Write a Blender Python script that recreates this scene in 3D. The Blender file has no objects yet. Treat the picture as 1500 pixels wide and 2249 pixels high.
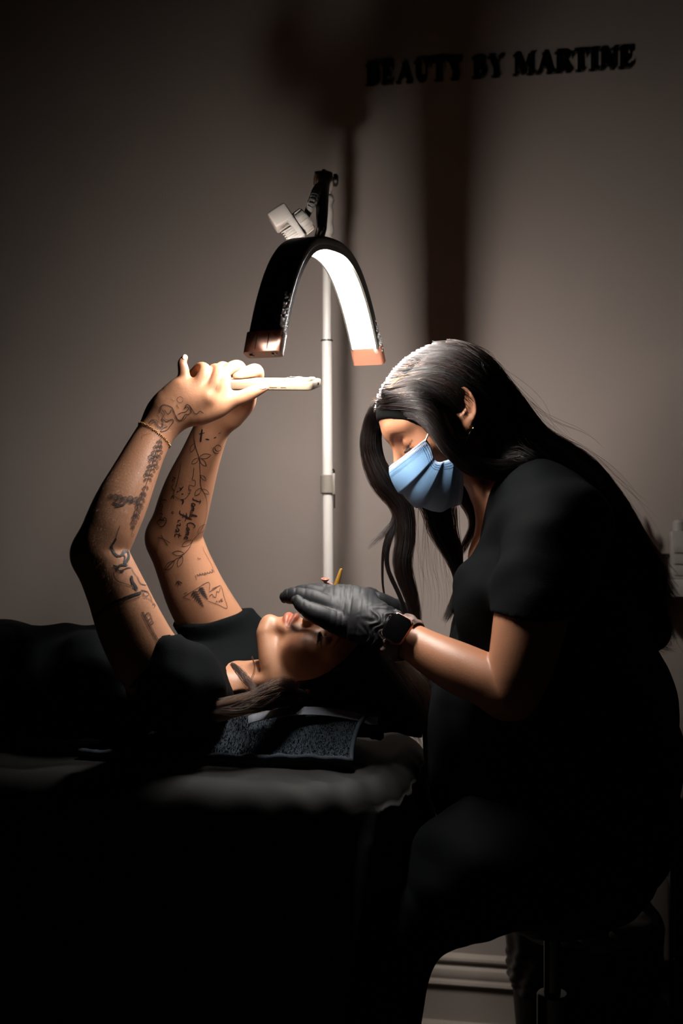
import bpy, bmesh, math, random, time
import numpy as np
from mathutils import Vector, Matrix
T0 = time.time()
random.seed(7)
rng = np.random.default_rng(7)
SC = bpy.context.scene
COL = SC.collection

# ------------------------------------------------------------------ camera, world, exposure
FPX = 2600.0            # focal length in pixels of the 1500 x 2249 frame
CAM_Y, CAM_Z = -1.857, 1.10
cam_data = bpy.data.cameras.new('camera')
cam_data.sensor_fit = 'HORIZONTAL'
cam_data.sensor_width = 24.0
cam_data.lens = 24.0 * FPX / 1500.0
cam_data.clip_start = 0.05
cam_data.dof.use_dof = True
cam_data.dof.focus_distance = 1.84
cam_data.dof.aperture_fstop = 3.2
cam = bpy.data.objects.new('camera', cam_data)
cam.location = (0, CAM_Y, CAM_Z)
cam.rotation_euler = (math.pi / 2, 0, 0)
COL.objects.link(cam)
SC.camera = cam

world = bpy.data.worlds.new('world')
SC.world = world
world.use_nodes = True
world.node_tree.nodes['Background'].inputs[0].default_value = (0.62, 0.75, 0.72, 1)
world.node_tree.nodes['Background'].inputs[1].default_value = 0.0006
SC.view_settings.view_transform = 'Standard'
SC.view_settings.look = 'None'
SC.view_settings.exposure = 0.0
SC.view_settings.gamma = 1.0
SC.view_settings.use_curve_mapping = False
LED_POWER = 200.0

def P(px, py, Y):
    """world point that lies at depth Y and under pixel (px, py) of the photograph"""
    d = Y - CAM_Y
    return np.array([(px - 750.0) / FPX * d, Y, CAM_Z - (py - 1124.5) / FPX * d])
def PX(n, Y):
    """n pixels at depth Y, in metres"""
    return n / FPX * (Y - CAM_Y)
def PV(px, py, Y): return Vector(P(px, py, Y))

# ------------------------------------------------------------------ scene helpers
def tag(o, label=None, cat=None, group=None, kind=None):
    if label: o['label'] = label
    if cat: o['category'] = cat
    if group: o['group'] = group
    if kind: o['kind'] = kind
    return o
def thing(name, label, cat, loc=(0, 0, 0), group=None):
    o = bpy.data.objects.new(name, None)
    o.empty_display_size = 0.05
    COL.objects.link(o); o.location = Vector(loc)
    return tag(o, label, cat, group)
def link(name, me, mat=None, parent=None):
    o = bpy.data.objects.new(name, me)
    COL.objects.link(o)
    if mat is not None:
        for m in (mat if isinstance(mat, (list, tuple)) else [mat]): me.materials.append(m)
    if parent is not None:
        o.parent = parent
        loc = Vector((0, 0, 0)); p = parent
        while p is not None:
            loc += p.location; p = p.parent
        o.location = -loc          # geometry is given in world coordinates
    return o
def npmesh(name, V, F, smooth=True):
    """numpy vertices and a list / array of faces"""
    me = bpy.data.meshes.new(name)
    if isinstance(F, np.ndarray):
        n, k = F.shape
        me.vertices.add(len(V)); me.vertices.foreach_set('co', np.asarray(V, np.float32).ravel())
        me.loops.add(n * k); me.loops.foreach_set('vertex_index', F.astype(np.int32).ravel())
        me.polygons.add(n)
        me.polygons.foreach_set('loop_start', np.arange(0, n * k, k, dtype=np.int32))
        me.polygons.foreach_set('loop_total', np.full(n, k, np.int32))
        me.update(calc_edges=True)
    else:
        me.from_pydata([tuple(v) for v in V], [], [tuple(f) for f in F]); me.update()
    if smooth is True:
        me.polygons.foreach_set('use_smooth', np.ones(len(me.polygons), bool))
    return me
def mobj(name, V, F, mat=None, parent=None, smooth=True, auto=None):
    me = npmesh(name, V, F, smooth)
    if auto is not None:
        try: me.set_sharp_from_angle(angle=math.radians(auto))
        except Exception: pass
    return link(name, me, mat, parent)
class MB:
    """collects pieces of one mesh"""
    def __init__(self): self.V = []; self.F = []
    def add(self, V, F):
        o = len(self.V)
        self.V.extend([tuple(map(float, v)) for v in V]); self.F.extend([tuple(int(i) + o for i in f) for f in F])
        return self
    def build(self, name, mat=None, parent=None, smooth=True, auto=35):
        return mobj(name, self.V, self.F, mat, parent, smooth, auto if smooth else None)
def frame_from(z, x=None):
    z = np.asarray(z, float); z = z / np.linalg.norm(z)
    if x is None: x = np.array([1.0, 0, 0]) if abs(z[0]) < 0.9 else np.array([0, 1.0, 0])
    x = np.asarray(x, float); x = x - z * (x @ z); x /= np.linalg.norm(x)
    return np.column_stack([x, np.cross(z, x), z])
def s_box(c, size, R=None, bev=0.0, seg=2):
    bm = bmesh.new()
    bmesh.ops.create_cube(bm, size=1.0)
    bmesh.ops.scale(bm, vec=size, verts=bm.verts)
    if bev > 0:
        bmesh.ops.bevel(bm, geom=bm.edges[:], offset=bev, segments=seg, profile=0.5, affect='EDGES', clamp_overlap=True)
    bm.verts.index_update()
    V = np.array([v.co[:] for v in bm.verts]); F = [[v.index for v in f.verts] for f in bm.faces]
    bm.free()
    if R is not None: V = V @ np.asarray(R).T
    return V + np.asarray(c), F
def s_lathe(prof, a, axis=(0, 0, 1), n=24, cap=True):
    """profile [(r, h)] turned about the axis through a"""
    R = frame_from(axis); V = []; F = []
    for r, h in prof:
        for i in range(n):
            t = 2 * math.pi * i / n
            V.append(np.asarray(a) + R @ np.array([r * math.cos(t), r * math.sin(t), h]))
    for j in range(len(prof) - 1):
        for i in range(n):
            F.append((j * n + i, j * n + (i + 1) % n, (j + 1) * n + (i + 1) % n, (j + 1) * n + i))
    if cap:
        F.append(tuple(range(n - 1, -1, -1))); F.append(tuple((len(prof) - 1) * n + i for i in range(n)))
    return V, F
def s_cyl(a, b, r, r2=None, n=20, bev=0.0):
    a = np.asarray(a, float); b = np.asarray(b, float); L = np.linalg.norm(b - a)
    r2 = r if r2 is None else r2
    prof = [(r, 0), (r2, L)] if bev <= 0 else [(r - bev, 0), (r, bev), (r2, L - bev), (r2 - bev, L)]
    return s_lathe(prof, a, b - a, n)
def catmull(pts, n):
    pts = np.asarray(pts, float)
    if len(pts) < 3:
        t = np.linspace(0, 1, n + 1)[:, None]; return pts[0] * (1 - t) + pts[-1] * t
    Q = np.vstack([2 * pts[0] - pts[1], pts, 2 * pts[-1] - pts[-2]])
    out = []
    for i in range(1, len(Q) - 2):
        p0, p1, p2, p3 = Q[i - 1], Q[i], Q[i + 1], Q[i + 2]
        for t in np.arange(n) / n:
            out.append(0.5 * (2 * p1 + (p2 - p0) * t + (2 * p0 - 5 * p1 + 4 * p2 - p3) * t * t + (3 * p1 - p0 - 3 * p2 + p3) * t ** 3))
    out.append(Q[-2]); return np.array(out)
def s_tube(pts, r, n=10, cap=True, closed=False):
    pts = np.asarray(pts, float); m = len(pts)
    rr = np.full(m, r) if np.isscalar(r) else np.asarray(r)
    tan = np.gradient(pts, axis=0)
    if closed: tan = np.roll(pts, -1, 0) - np.roll(pts, 1, 0)
    tan /= np.linalg.norm(tan, axis=1)[:, None] + 1e-12
    x = frame_from(tan[0])[:, 0]; V = []; F = []
    for i in range(m):
        x = x - tan[i] * (x @ tan[i]); x /= np.linalg.norm(x); y = np.cross(tan[i], x)
        for k in range(n):
            a = 2 * math.pi * k / n
            V.append(pts[i] + rr[i] * (math.cos(a) * x + math.sin(a) * y))
    for i in range(m if closed else m - 1):
        j = (i + 1) % m
        for k in range(n):
            F.append((i * n + k, i * n + (k + 1) % n, j * n + (k + 1) % n, j * n + k))
    if cap and not closed:
        F.append(tuple(range(n - 1, -1, -1))); F.append(tuple((m - 1) * n + k for k in range(n)))
    return V, F
def s_sphere(c, r, n=16, R=None):
    r = np.broadcast_to(np.asarray(r, float), (3,)); V = []; F = []
    m = n // 2
    for j in range(1, m):
        ph = math.pi * j / m
        for i in range(n):
            th = 2 * math.pi * i / n
            V.append([math.sin(ph) * math.cos(th), math.sin(ph) * math.sin(th), math.cos(ph)])
    V.append([0, 0, 1]); V.append([0, 0, -1]); t, b = len(V) - 2, len(V) - 1
    for j in range(m - 2):
        for i in range(n):
            F.append((j * n + i, (j + 1) * n + i, (j + 1) * n + (i + 1) % n, j * n + (i + 1) % n))
    for i in range(n):
        F.append((t, i, (i + 1) % n)); F.append((b, (m - 2) * n + (i + 1) % n, (m - 2) * n + i))
    V = np.array(V) * r
    if R is not None: V = V @ np.asarray(R).T
    return V + np.asarray(c), F
def s_prism(poly, depth, O, R):
    """2-D outline (CCW) extruded along R's third column from 0 to depth"""
    n = len(poly); V = []
    for h in (0, depth):
        for x, y in poly: V.append(np.asarray(O) + R @ np.array([x, y, h]))
    F = [tuple(range(n - 1, -1, -1)), tuple(range(n, 2 * n))]
    for i in range(n): F.append((i, (i + 1) % n, n + (i + 1) % n, n + i))
    return V, F
def s_sheet(fn, nu, nv, thick=0.0):
    """grid of points fn(u,v) in 0..1; thick adds a back side"""
    G = np.array([[fn(i / nu, j / nv) for j in range(nv + 1)] for i in range(nu + 1)], float)
    idx = lambda i, j: i * (nv + 1) + j
    V = G.reshape(-1, 3); F = [(idx(i, j), idx(i + 1, j), idx(i + 1, j + 1), idx(i, j + 1)) for i in range(nu) for j in range(nv)]
    if thick:
        du = np.gradient(G, axis=0); dv = np.gradient(G, axis=1)
        N = np.cross(du, dv); N /= np.linalg.norm(N, axis=2)[..., None] + 1e-12
        B = (G - N * thick).reshape(-1, 3); o = len(V)
        V = np.vstack([V, B]); F += [tuple(o + k for k in reversed(f)) for f in F]
        rim = [idx(i, 0) for i in range(nu + 1)] + [idx(nu, j) for j in range(1, nv + 1)] + [idx(i, nv) for i in range(nu - 1, -1, -1)] + [idx(0, j) for j in range(nv - 1, 0, -1)]
        for a, b in zip(rim, rim[1:] + rim[:1]): F.append((b, a, a + o, b + o))
    return V, F

# ------------------------------------------------------------------ materials
def lin(r, g, b):
    f = lambda c: (c / 255) / 12.92 if c / 255 <= 0.04045 else ((c / 255 + 0.055) / 1.055) ** 2.4
    return (f(r), f(g), f(b), 1.0)
def mat(name, col, rough=0.5, metal=0.0, bump=0.0, bscale=80.0, vary=0.0, vscale=6.0, spec=0.5, **kw):
    m = bpy.data.materials.new(name); m.use_nodes = True
    nt = m.node_tree; b = nt.nodes['Principled BSDF']
    b.inputs['Base Color'].default_value = col
    b.inputs['Roughness'].default_value = rough
    b.inputs['Metallic'].default_value = metal
    b.inputs['Specular IOR Level'].default_value = spec
    for k, v in kw.items(): b.inputs[k.replace('_', ' ')].default_value = v
    tc = None
    if bump or vary: tc = nt.nodes.new('ShaderNodeTexCoord')
    if vary:
        n = nt.nodes.new('ShaderNodeTexNoise'); n.inputs['Scale'].default_value = vscale; n.inputs['Detail'].default_value = 5
        nt.links.new(tc.outputs['Object'], n.inputs['Vector'])
        r = nt.nodes.new('ShaderNodeMixRGB'); r.blend_type = 'MIX'
        r.inputs[1].default_value = tuple(c * (1 - vary) for c in col[:3]) + (1,)
        r.inputs[2].default_value = tuple(min(1, c * (1 + vary)) for c in col[:3]) + (1,)
        nt.links.new(n.outputs['Fac'], r.inputs[0]); nt.links.new(r.outputs[0], b.inputs['Base Color'])
    if bump:
        n = nt.nodes.new('ShaderNodeTexNoise'); n.inputs['Scale'].default_value = bscale; n.inputs['Detail'].default_value = 4
        nt.links.new(tc.outputs['Object'], n.inputs['Vector'])
        bp = nt.nodes.new('ShaderNodeBump'); bp.inputs['Strength'].default_value = bump; bp.inputs['Distance'].default_value = 0.002
        nt.links.new(n.outputs['Fac'], bp.inputs['Height']); nt.links.new(bp.outputs['Normal'], b.inputs['Normal'])
    return m
# ------------------------------------------------------------------ room: the back wall runs 10.5 degrees off the picture plane
YAW = math.radians(10.5)
A = np.array([math.cos(YAW), -math.sin(YAW), 0.0])     # along wall and bed, towards the head end (nearer the camera)
B = np.array([math.sin(YAW), math.cos(YAW), 0.0])      # away from the camera, square to the wall
W0 = P(1080, 1124.5, 0.643) * np.array([1, 1, 0])      # a point on the wall's foot
def wall_pt(px, py, proud=0.0):
    """point on the wall (or PROUD metres in front of it) under a pixel"""
    d = np.array([(px - 750) / FPX, 1.0, -(py - 1124.5) / FPX]); o = np.array([0, CAM_Y, CAM_Z])
    t = ((W0 - proud * B - o) @ B) / (d @ B)
    return o + d * t
RW = np.column_stack([A, np.array([0, 0, 1.0]), -B])   # x along the wall, y up, z out of the wall

M_WALL = mat('painted plaster', lin(164, 152, 145), rough=0.72, bump=0.05, bscale=260, vary=0.02, vscale=3, spec=0.25)
M_TRIM = mat('painted skirting', lin(166, 154, 144), rough=0.5, spec=0.3)
M_FLOOR = mat('dark vinyl floor', lin(70, 62, 56), rough=0.5, vary=0.15, vscale=9)
V, F = s_box(W0 + A * 0.0 + B * 0.06 + np.array([0, 0, 1.35]), (5.0, 2.7, 0.12), RW)
tag(mobj('wall_back', V, F, M_WALL, smooth=False), kind='structure')
V, F = s_box(W0 - B * 1.6 + np.array([0, 0, -0.05]), (5.0, 0.1, 3.5), RW)
tag(mobj('floor', V, F, M_FLOOR, smooth=False), kind='structure')
prof = [(0.0, 0.0), (0.030, 0.0), (0.030, 0.012), (0.027, 0.019), (0.016, 0.026), (0.015, 0.030), (0.015, 0.100), (0.021, 0.101), (0.0235, 0.105), (0.021, 0.110),
        (0.0160, 0.112), (0.0150, 0.114), (0.0165, 0.119), (0.0165, 0.126), (0.0135, 0.133), (0.0070, 0.137), (0.0060, 0.1385), (0.0062, 0.146), (0.0110, 0.148), (0.0125, 0.152), (0.0110, 0.157),
        (0.0060, 0.161), (0.0, 0.164)]
V = []; F = []
n = len(prof)
for x in (-2.5, 2.5):
    for p, z in prof: V.append(W0 + A * x - B * p + np.array([0, 0, z]))
for i in range(n): F.append((i, (i + 1) % n, n + (i + 1) % n, n + i))
F += [tuple(range(n)), tuple(range(2 * n - 1, n - 1, -1))]
tag(mobj('baseboard_back', V, F, M_TRIM, smooth=True, auto=25), kind='structure')
# ------------------------------------------------------------------ half-moon lamp on its stand
M_SHELL = mat('dark grey lamp shell', lin(62, 60, 56), rough=0.42, bump=0.03, bscale=500)
M_COPPER = mat('translucent copper plastic', lin(164, 112, 90), rough=0.35, spec=0.5, Transmission_Weight=0.45)
M_CHROME = mat('chrome', lin(190, 190, 192), rough=0.15, metal=1.0)
M_BLACK = mat('black plastic', lin(14, 14, 14), rough=0.4)
M_POLE = mat('white enamel pole', lin(188, 184, 180), rough=0.4)
M_GREYPL = mat('light grey plastic', lin(176, 170, 164), rough=0.5)
M_CLAMP = mat('grey plastic clamp', lin(118, 112, 104), rough=0.45)
M_LED = bpy.data.materials.new('lit led diffuser'); M_LED.use_nodes = True
_b = M_LED.node_tree.nodes['Principled BSDF']
_b.inputs['Base Color'].default_value = (0.8, 0.8, 0.8, 1)
_b.inputs['Emission Color'].default_value = (1.0, 0.94, 0.88, 1)
_b.inputs['Emission Strength'].default_value = LED_POWER
M_FILM = mat('cling film', (0.9, 0.9, 0.9, 1), rough=0.22, spec=0.9, Alpha=0.28)

LTH = math.radians(69); LROLL = math.radians(5.2)
LC = np.array([-0.030, 0.003, 0.0])                    # lamp centre
_u0 = np.array([math.cos(LTH), math.sin(LTH), 0.0])     # from left leg to right leg
LU = _u0 * math.cos(LROLL) + np.array([0, 0, math.sin(LROLL)])
LV = np.array([0, 0, math.cos(LROLL)]) - _u0 * math.sin(LROLL)
LW = np.array([math.sin(LTH), -math.cos(LTH), 0.0])    # across the band, towards the camera
LS, LH, LZ = 0.222, 0.178, 1.340                       # half span, rise and foot height of the middle line
BW, BT = 0.052, 0.016
lamp = thing('half_moon_lamp', 'arched half-moon lamp with bright white strip on a tall white pole', 'lamp', (P(718, 1600, 0.37) * [1, 1, 0]))
NA = 64
s = np.linspace(-1, 1, 400)
curve = np.column_stack([s * LS, LH * (1 - np.abs(s) ** 2.7)])
L = np.concatenate([[0], np.cumsum(np.linalg.norm(np.diff(curve, axis=0), axis=1))])
def arch_at(l):
    x = np.interp(l, L, curve[:, 0]); z = np.interp(l, L, curve[:, 1])
    e = 0.002
    t = np.array([np.interp(l + e, L, curve[:, 0]) - np.interp(l - e, L, curve[:, 0]), np.interp(l + e, L, curve[:, 1]) - np.interp(l - e, L, curve[:, 1])]); t /= np.linalg.norm(t)
    o = LC + np.array([0, 0, LZ]) + LU * x + LV * z
    T = LU * t[0] + LV * t[1]; Nn = LU * -t[1] + LV * t[0]     # Nn points outwards
    return o, T, Nn
def band(l0, l1, section, n):
    V = []; F = []; m = len(section)
    for i in range(n + 1):
        o, T, Nn = arch_at(l0 + (l1 - l0) * i / n)
        for w, h in section: V.append(o + LW * w + Nn * h)
    for i in range(n):
        for k in range(m): F.append((i * m + k, i * m + (k + 1) % m, (i + 1) * m + (k + 1) % m, (i + 1) * m + k))
    F += [tuple(range(m - 1, -1, -1)), tuple(n * m + k for k in range(m))]
    return V, F
def rsec(w, t, r, h0=0.0):
    out = []
    for cx, cy, a0 in ((w / 2 - r, t / 2 - r, 0), (-w / 2 + r, t / 2 - r, 90), (-w / 2 + r, -t / 2 + r, 180), (w / 2 - r, -t / 2 + r, 270)):
        for k in range(4):
            a = math.radians(a0 + 30 * k); out.append((cx + r * math.cos(a), h0 + cy + r * math.sin(a)))
    return out
CAPL = 0.031
MB().add(*band(CAPL, L[-1] - CAPL, rsec(BW, BT, 0.0055), NA)).build('arch_shell', M_SHELL, lamp, auto=50)
MB().add(*band(CAPL + 0.0005, L[-1] - CAPL - 0.0005, [(0.0210, -BT / 2 + 0.002), (-0.0210, -BT / 2 + 0.002), (-0.0210, -BT / 2 - 0.0012), (0.0210, -BT / 2 - 0.0012)], NA)).build('led_strip', M_LED, lamp, auto=50)
for l0, l1 in ((0.0, CAPL + 0.001), (L[-1], L[-1] - CAPL - 0.001)):
    c = MB().add(*band(l0, l1, rsec(BW + 0.004, BT + 0.004, 0.005), 6)).build('end_cap', M_COPPER, lamp, auto=40)
    o, T, Nn = arch_at(l0)
    sgn = -1 if l0 == 0 else 1
    for w in (-0.017, 0.017):
        MB().add(*s_lathe([(0.0042, 0), (0.0046, 0.0005), (0.0040, 0.0014), (0.002, 0.0018)], o + LW * w, T * sgn, 14)).build('foot_stud', M_CHROME, c)
    for w in (-0.009, 0.009):           # moulding lines of the cap
        MB().add(*band(l0 + (0.004 if l0 == 0 else -0.004), l1 + (-0.004 if l0 == 0 else 0.004), [(w - 0.0005, BT / 2 + 0.0016), (w + 0.0005, BT / 2 + 0.0016), (w + 0.0005, BT / 2 + 0.0024), (w - 0.0005, BT / 2 + 0.0024)], 6)).build('cap_seam', M_SHELL, c)
for w in (-1, 1):                        # lips added beside the diffuser to cut its sideways light on the wall
    MB().add(*band(CAPL + 0.0005, L[-1] - CAPL - 0.0005, [(w * .0214, -BT / 2 - .0058), (w * .0214, -BT / 2 + .003), (w * .0256, -BT / 2 + .003), (w * .0252, -BT / 2 - .0046)][::w], NA)).build('added_spill_lip', M_SHELL, lamp, auto=40)
# crumpled cling film round both ends of the band
for side in (0, 1):
    def film(u, v, side=side):
        l = (0.022 + 0.075 * u) if side == 0 else L[-1] - (0.022 + 0.075 * u)
        o, T, Nn = arch_at(l)
        a = -0.45 + v * 1.5                                   # wraps the edge that faces the camera
        w = BW / 2 + 0.0022 + 0.0022 * math.sin(37 * u + 9 * v + side) * math.sin(23 * v + 3) + 0.0015 * math.sin(91 * u + 31 * v)
        h = (v - 0.5) * (BT + 0.012)
        return o + LW * (w - 0.010 * abs(v - 0.5) ** 2 * 4 - 0.004 * u) + Nn * h
    MB().add(*s_sheet(film, 40, 14)).build('cling_film', M_FILM, lamp, auto=None)

# ribbed chrome socket, arm, hinge, pole
apex, _, _ = arch_at(L[-1] / 2)
top = apex + np.array([0, 0, BT / 2])
JY = 0.33
J = P(710, 398, JY)                                           # hinge at the pole's head
arm_dir = (J - top) / np.linalg.norm(J - top)
c1 = P(706, 503, 0.03); 
sk = MB().add(*s_cyl(top - [0, 0, .004], c1, 0.0068, n=20)).build('socket', M_CHROME, lamp)
for k in range(10):
    t = 2 * math.pi * k / 10
    d = np.array([math.cos(t), math.sin(t), 0]) * 0.0068
    MB().add(*s_cyl(top + d, c1 + d, 0.0016, n=8)).build('rib', M_BLACK if k % 2 else M_CHROME, sk)
c2 = P(707, 470, 0.06)
path = catmull([c1, c2, P(708, 430, 0.16), J], 8)
MB().add(*s_tube(path, np.linspace(0.0082, 0.0125, len(path)), 18)).build('swing_arm', M_SHELL, lamp)
MB().add(*s_lathe([(0.006, -0.018), (0.0165, -0.016), (0.0185, -0.010), (0.0185, 0.010), (0.0165, 0.016), (0.006, 0.018)], J, (1, 0.1, 0), 28)).build('hinge', M_GREYPL, lamp)
MB().add(*s_lathe([(0.004, 0.0), (0.011, 0.001), (0.012, 0.006), (0.009, 0.009), (0.003, 0.010)], J + [0.018, 0, 0.002], (1, 0.1, 0), 18)).build('hinge_knob', M_BLACK, lamp)
MB().add(*s_tube(catmull([P(706, 392, JY - .02), P(709, 374, JY), P(718, 378, JY), P(726, 388, JY), P(730, 400, JY), P(727, 408, JY), P(723, 416, JY + .01)], 6), 0.0021, 8)).build('cable', M_BLACK, lamp)
MB().add(*s_tube(catmull([P(716, 384, JY - .015), P(722, 388, JY - .015), P(725, 397, JY - .015), P(722, 404, JY - .015)], 6), 0.0013, 8)).build('wire_clip', M_CHROME, lamp)
PY = 0.37
pole_top = P(718, 425, PY); pole_mid = P(718, 748, PY); pole_cl = P(720.5, 1062, PY); pole_bot = P(726, 2250, PY); pole_bot[2] = 0.02
MB().add(*s_tube(catmull([J + [0.002, .01, -0.006], P(719, 408, PY - .02), pole_top, P(718, 480, PY)], 6), 0.0088, 18)).build('pole_head', M_POLE, lamp)
MB().add(*s_cyl(P(718, 470, PY), pole_mid, 0.0083, n=24)).build('upper_pole', M_POLE, lamp)
MB().add(*s_cyl(pole_mid, pole_bot, 0.0098, 0.0108, n=24)).build('lower_pole', M_POLE, lamp)
MB().add(*s_cyl(pole_mid - [0, 0, .0015], pole_mid + [0, 0, .0012], 0.0112, n=24)).build('pole_ring', M_BLACK, lamp)
# plastic sleeve pulled over the pole near the top
sl = [P(721 + 2.2 * math.sin(k * 1.7), 432 + k * 8.5, PY - 0.004) for k in range(13)]
MB().add(*s_tube(sl, [0.0092 + 0.0011 * math.sin(k * 2.3) for k in range(13)], 14)).build('pole_sleeve', M_GREYPL, lamp, auto=None)
ca, cb = P(720, 1084, PY), P(720, 1043, PY)
cl = MB().add(*s_cyl(ca, cb, 0.0142, n=28, bev=0.0015)).build('pole_clamp', M_CLAMP, lamp)
MB().add(*s_box(P(733, 1063, PY - .006), (0.006, 0.016, 0.040), None, 0.002)).build('clamp_lug', M_CLAMP, cl)
MB().add(*s_tube([P(733, 1042, PY - .01), P(733.5, 1034, PY - .01), P(731, 1030, PY - .01)], 0.0019, 8)).build('clamp_lever', M_BLACK, cl)
MB().add(*s_tube([P(734, 1084, PY - .008), P(734.5, 1100, PY - .008), P(734.5, 1116, PY - .008)], 0.0014, 8)).build('strap_end', M_BLACK, cl)
MB().add(*s_lathe([(0.105, 0), (0.107, 0.006), (0.102, 0.018), (0.03, 0.024), (0.014, 0.035), (0.0135, 0.06)], pole_bot * [1, 1, 0], n=40)).build('base', M_POLE, lamp)

# phone clip on a jointed gooseneck beside the hinge
GY = 0.08
g = catmull([P(704, 404, GY + .15), P(695, 421, GY + .03), P(687, 442, GY), P(673, 474, GY)], 14)
gn = MB().add(*s_tube(g[4:], 0.0042, 10)).build('gooseneck', M_GREYPL, lamp)
for i in range(5, len(g) - 9, 3):
    tdir = g[i + 1] - g[i - 1]
    MB().add(*s_lathe([(0.0052, -0.0011), (0.0085, -0.0009), (0.0085, 0.0009), (0.0052, 0.0011)], g[i], tdir, 16)).build('link', M_GREYPL, gn)
for q in (-1, 1):
    Rg = frame_from(g[-10] - g[5], (0, 1, 0))
    MB().add(*s_tube(g[6:-8] + Rg[:, 1] * 0.0048 * q - np.array([0, .0065, 0]), 0.0012, 6)).build('link_rail', M_GREYPL, gn)
MB().add(*s_cyl(g[-9], g[-1], 0.0068, 0.0058, n=12)).build('neck_end', M_GREYPL, gn)
clip = MB()
ax = P(650, 497, GY) - P(672, 480, GY); ax /= np.linalg.norm(ax)            # axis of the thumb nut, down-left
nut0 = P(677, 478, GY)
kn = MB().add(*s_lathe([(0.010, 0), (0.0185, 0.001), (0.0195, 0.003), (0.0195, 0.018), (0.018, 0.0195), (0.0165, 0.020)], nut0, ax, 24)).build('thumb_nut', M_GREYPL, lamp)
Rn = frame_from(ax, (0, -1, 0))
for k in range(8):
    t = 2 * math.pi * (k + .5) / 8
    d = Rn @ np.array([math.cos(t), math.sin(t), 0])
    MB().add(*s_box(nut0 + ax * 0.0105 + d * 0.0192, (0.0025, 0.009, 0.0155), np.column_stack([d, np.cross(ax, d), ax]), 0.0008)).build('grip', M_GREYPL, kn)
MB().add(*s_lathe([(0.0165, 0.0212), (0.0198, 0.0216), (0.0198, 0.030), (0.013, 0.040), (0.011, 0.043)], nut0, ax, 28)).build('ball_cup', M_GREYPL, lamp)
bx = (P(664, 525, GY) - P(625, 465, GY)); bl = np.linalg.norm(bx); bx /= bl   # long axis of the jaw bar
by = np.array([0, -1.0, 0]); bz = np.cross(bx, by)
RC = np.column_stack([bx, by, bz])
jw = MB().add(*s_box(P(644, 495, GY) , (bl * 1.06, 0.044, 0.013), RC, 0.003, 3)).build('clip_bar', M_GREYPL, lamp)
sgn = 1 if (P(600, 500, GY) - P(644, 495, GY)) @ bz > 0 else -1
MB().add(*s_box(P(617, 479, GY), (0.029, 0.046, 0.034), RC, 0.004, 3)).build('fixed_jaw', M_GREYPL, jw)
MB().add(*s_box(P(642, 521, GY), (0.024, 0.044, 0.020), RC, 0.003, 3)).build('sliding_jaw', M_GREYPL, jw)
for k in range(7):
    MB().add(*s_box(P(635.5 + 1.9 * k * .4, 520, GY) + bx * (0.0225 * (k / 6 - .5)) + by * 0.022, (0.0012, 0.0018, 0.020), RC, 0.0003)).build('rib', M_GREYPL, jw)
# ------------------------------------------------------------------ implicit-surface modelling (smooth unions, then surface nets)
F32 = np.float32
def smin(a, b, k):
    if k <= 0: return np.minimum(a, b)
    h = np.clip(0.5 + 0.5 * (b - a) / k, 0, 1)
    return b + (a - b) * h - k * h * (1 - h)
def smax(a, b, k): return -smin(-a, -b, k)
class Tube:
    """round cones along a smooth path; flat=(axis, factor) squeezes the section along AXIS"""
    def __init__(s, pts, rs, n=4, k=0.0, flat=None, smooth=True):
        pts = np.asarray(pts, float); rs = np.asarray(rs, float)
        if smooth and len(pts) > 2:
            Q = catmull(np.column_stack([pts, rs]), n); pts, rs = Q[:, :3], Q[:, 3]
        s.p = pts; s.r = rs; s.k = k; s.flat = flat
    def __call__(s, X):
        d = None
        for i in range(len(s.p) - 1):
            a, b = s.p[i].astype(F32), s.p[i + 1].astype(F32)
            ba = b - a; L2 = float(ba @ ba) + 1e-12
            pa = X - a
            t = np.clip(pa @ ba / F32(L2), 0, 1)
            v = pa - t[:, None] * ba
            if s.flat is not None:
                ax, f = s.flat; ax = np.asarray(ax, F32)
                c = v @ ax
                l = np.sqrt(np.maximum(np.einsum('ij,ij->i', v, v) + (f * f - 1) * c * c, 1e-12))
                q = (l - (s.r[i] + t * F32(s.r[i + 1] - s.r[i]))) / F32(1 + (f - 1) * 0.5)
            else:
                q = np.sqrt(np.einsum('ij,ij->i', v, v)) - (s.r[i] + t * F32(s.r[i + 1] - s.r[i]))
            d = q if d is None else (smin(d, q, s.k) if s.k else np.minimum(d, q))
        return d
class Ell:
    def __init__(s, c, r, R=None):
        s.c = np.asarray(c, F32); s.r = np.broadcast_to(np.asarray(r, F32), (3,)).astype(F32); s.R = None if R is None else np.asarray(R, F32)
    def __call__(s, X):
        p = X - s.c
        if s.R is not None: p = p @ s.R
        a = p / s.r; b = a / s.r
        k0 = np.sqrt(np.einsum('ij,ij->i', a, a)); k1 = np.sqrt(np.einsum('ij,ij->i', b, b)) + F32(1e-9)
        return k0 * (k0 - 1) / k1
class RBox:
    def __init__(s, c, half, R=None, r=0.0):
        s.c = np.asarray(c, F32); s.h = np.asarray(half, F32) - r; s.R = None if R is None else np.asarray(R, F32); s.r = r
    def __call__(s, X):
        p = X - s.c
        if s.R is not None: p = p @ s.R
        q = np.abs(p) - s.h
        return np.linalg.norm(np.maximum(q, 0), axis=1) + np.minimum(q.max(axis=1), 0) - s.r
class Half:
    """d < 0 on the side the normal points away from"""
    def __init__(s, p, n): s.p = np.asarray(p, F32); n = np.asarray(n, float); s.n = (n / np.linalg.norm(n)).astype(F32)
    def __call__(s, X): return (X - s.p) @ s.n
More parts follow.
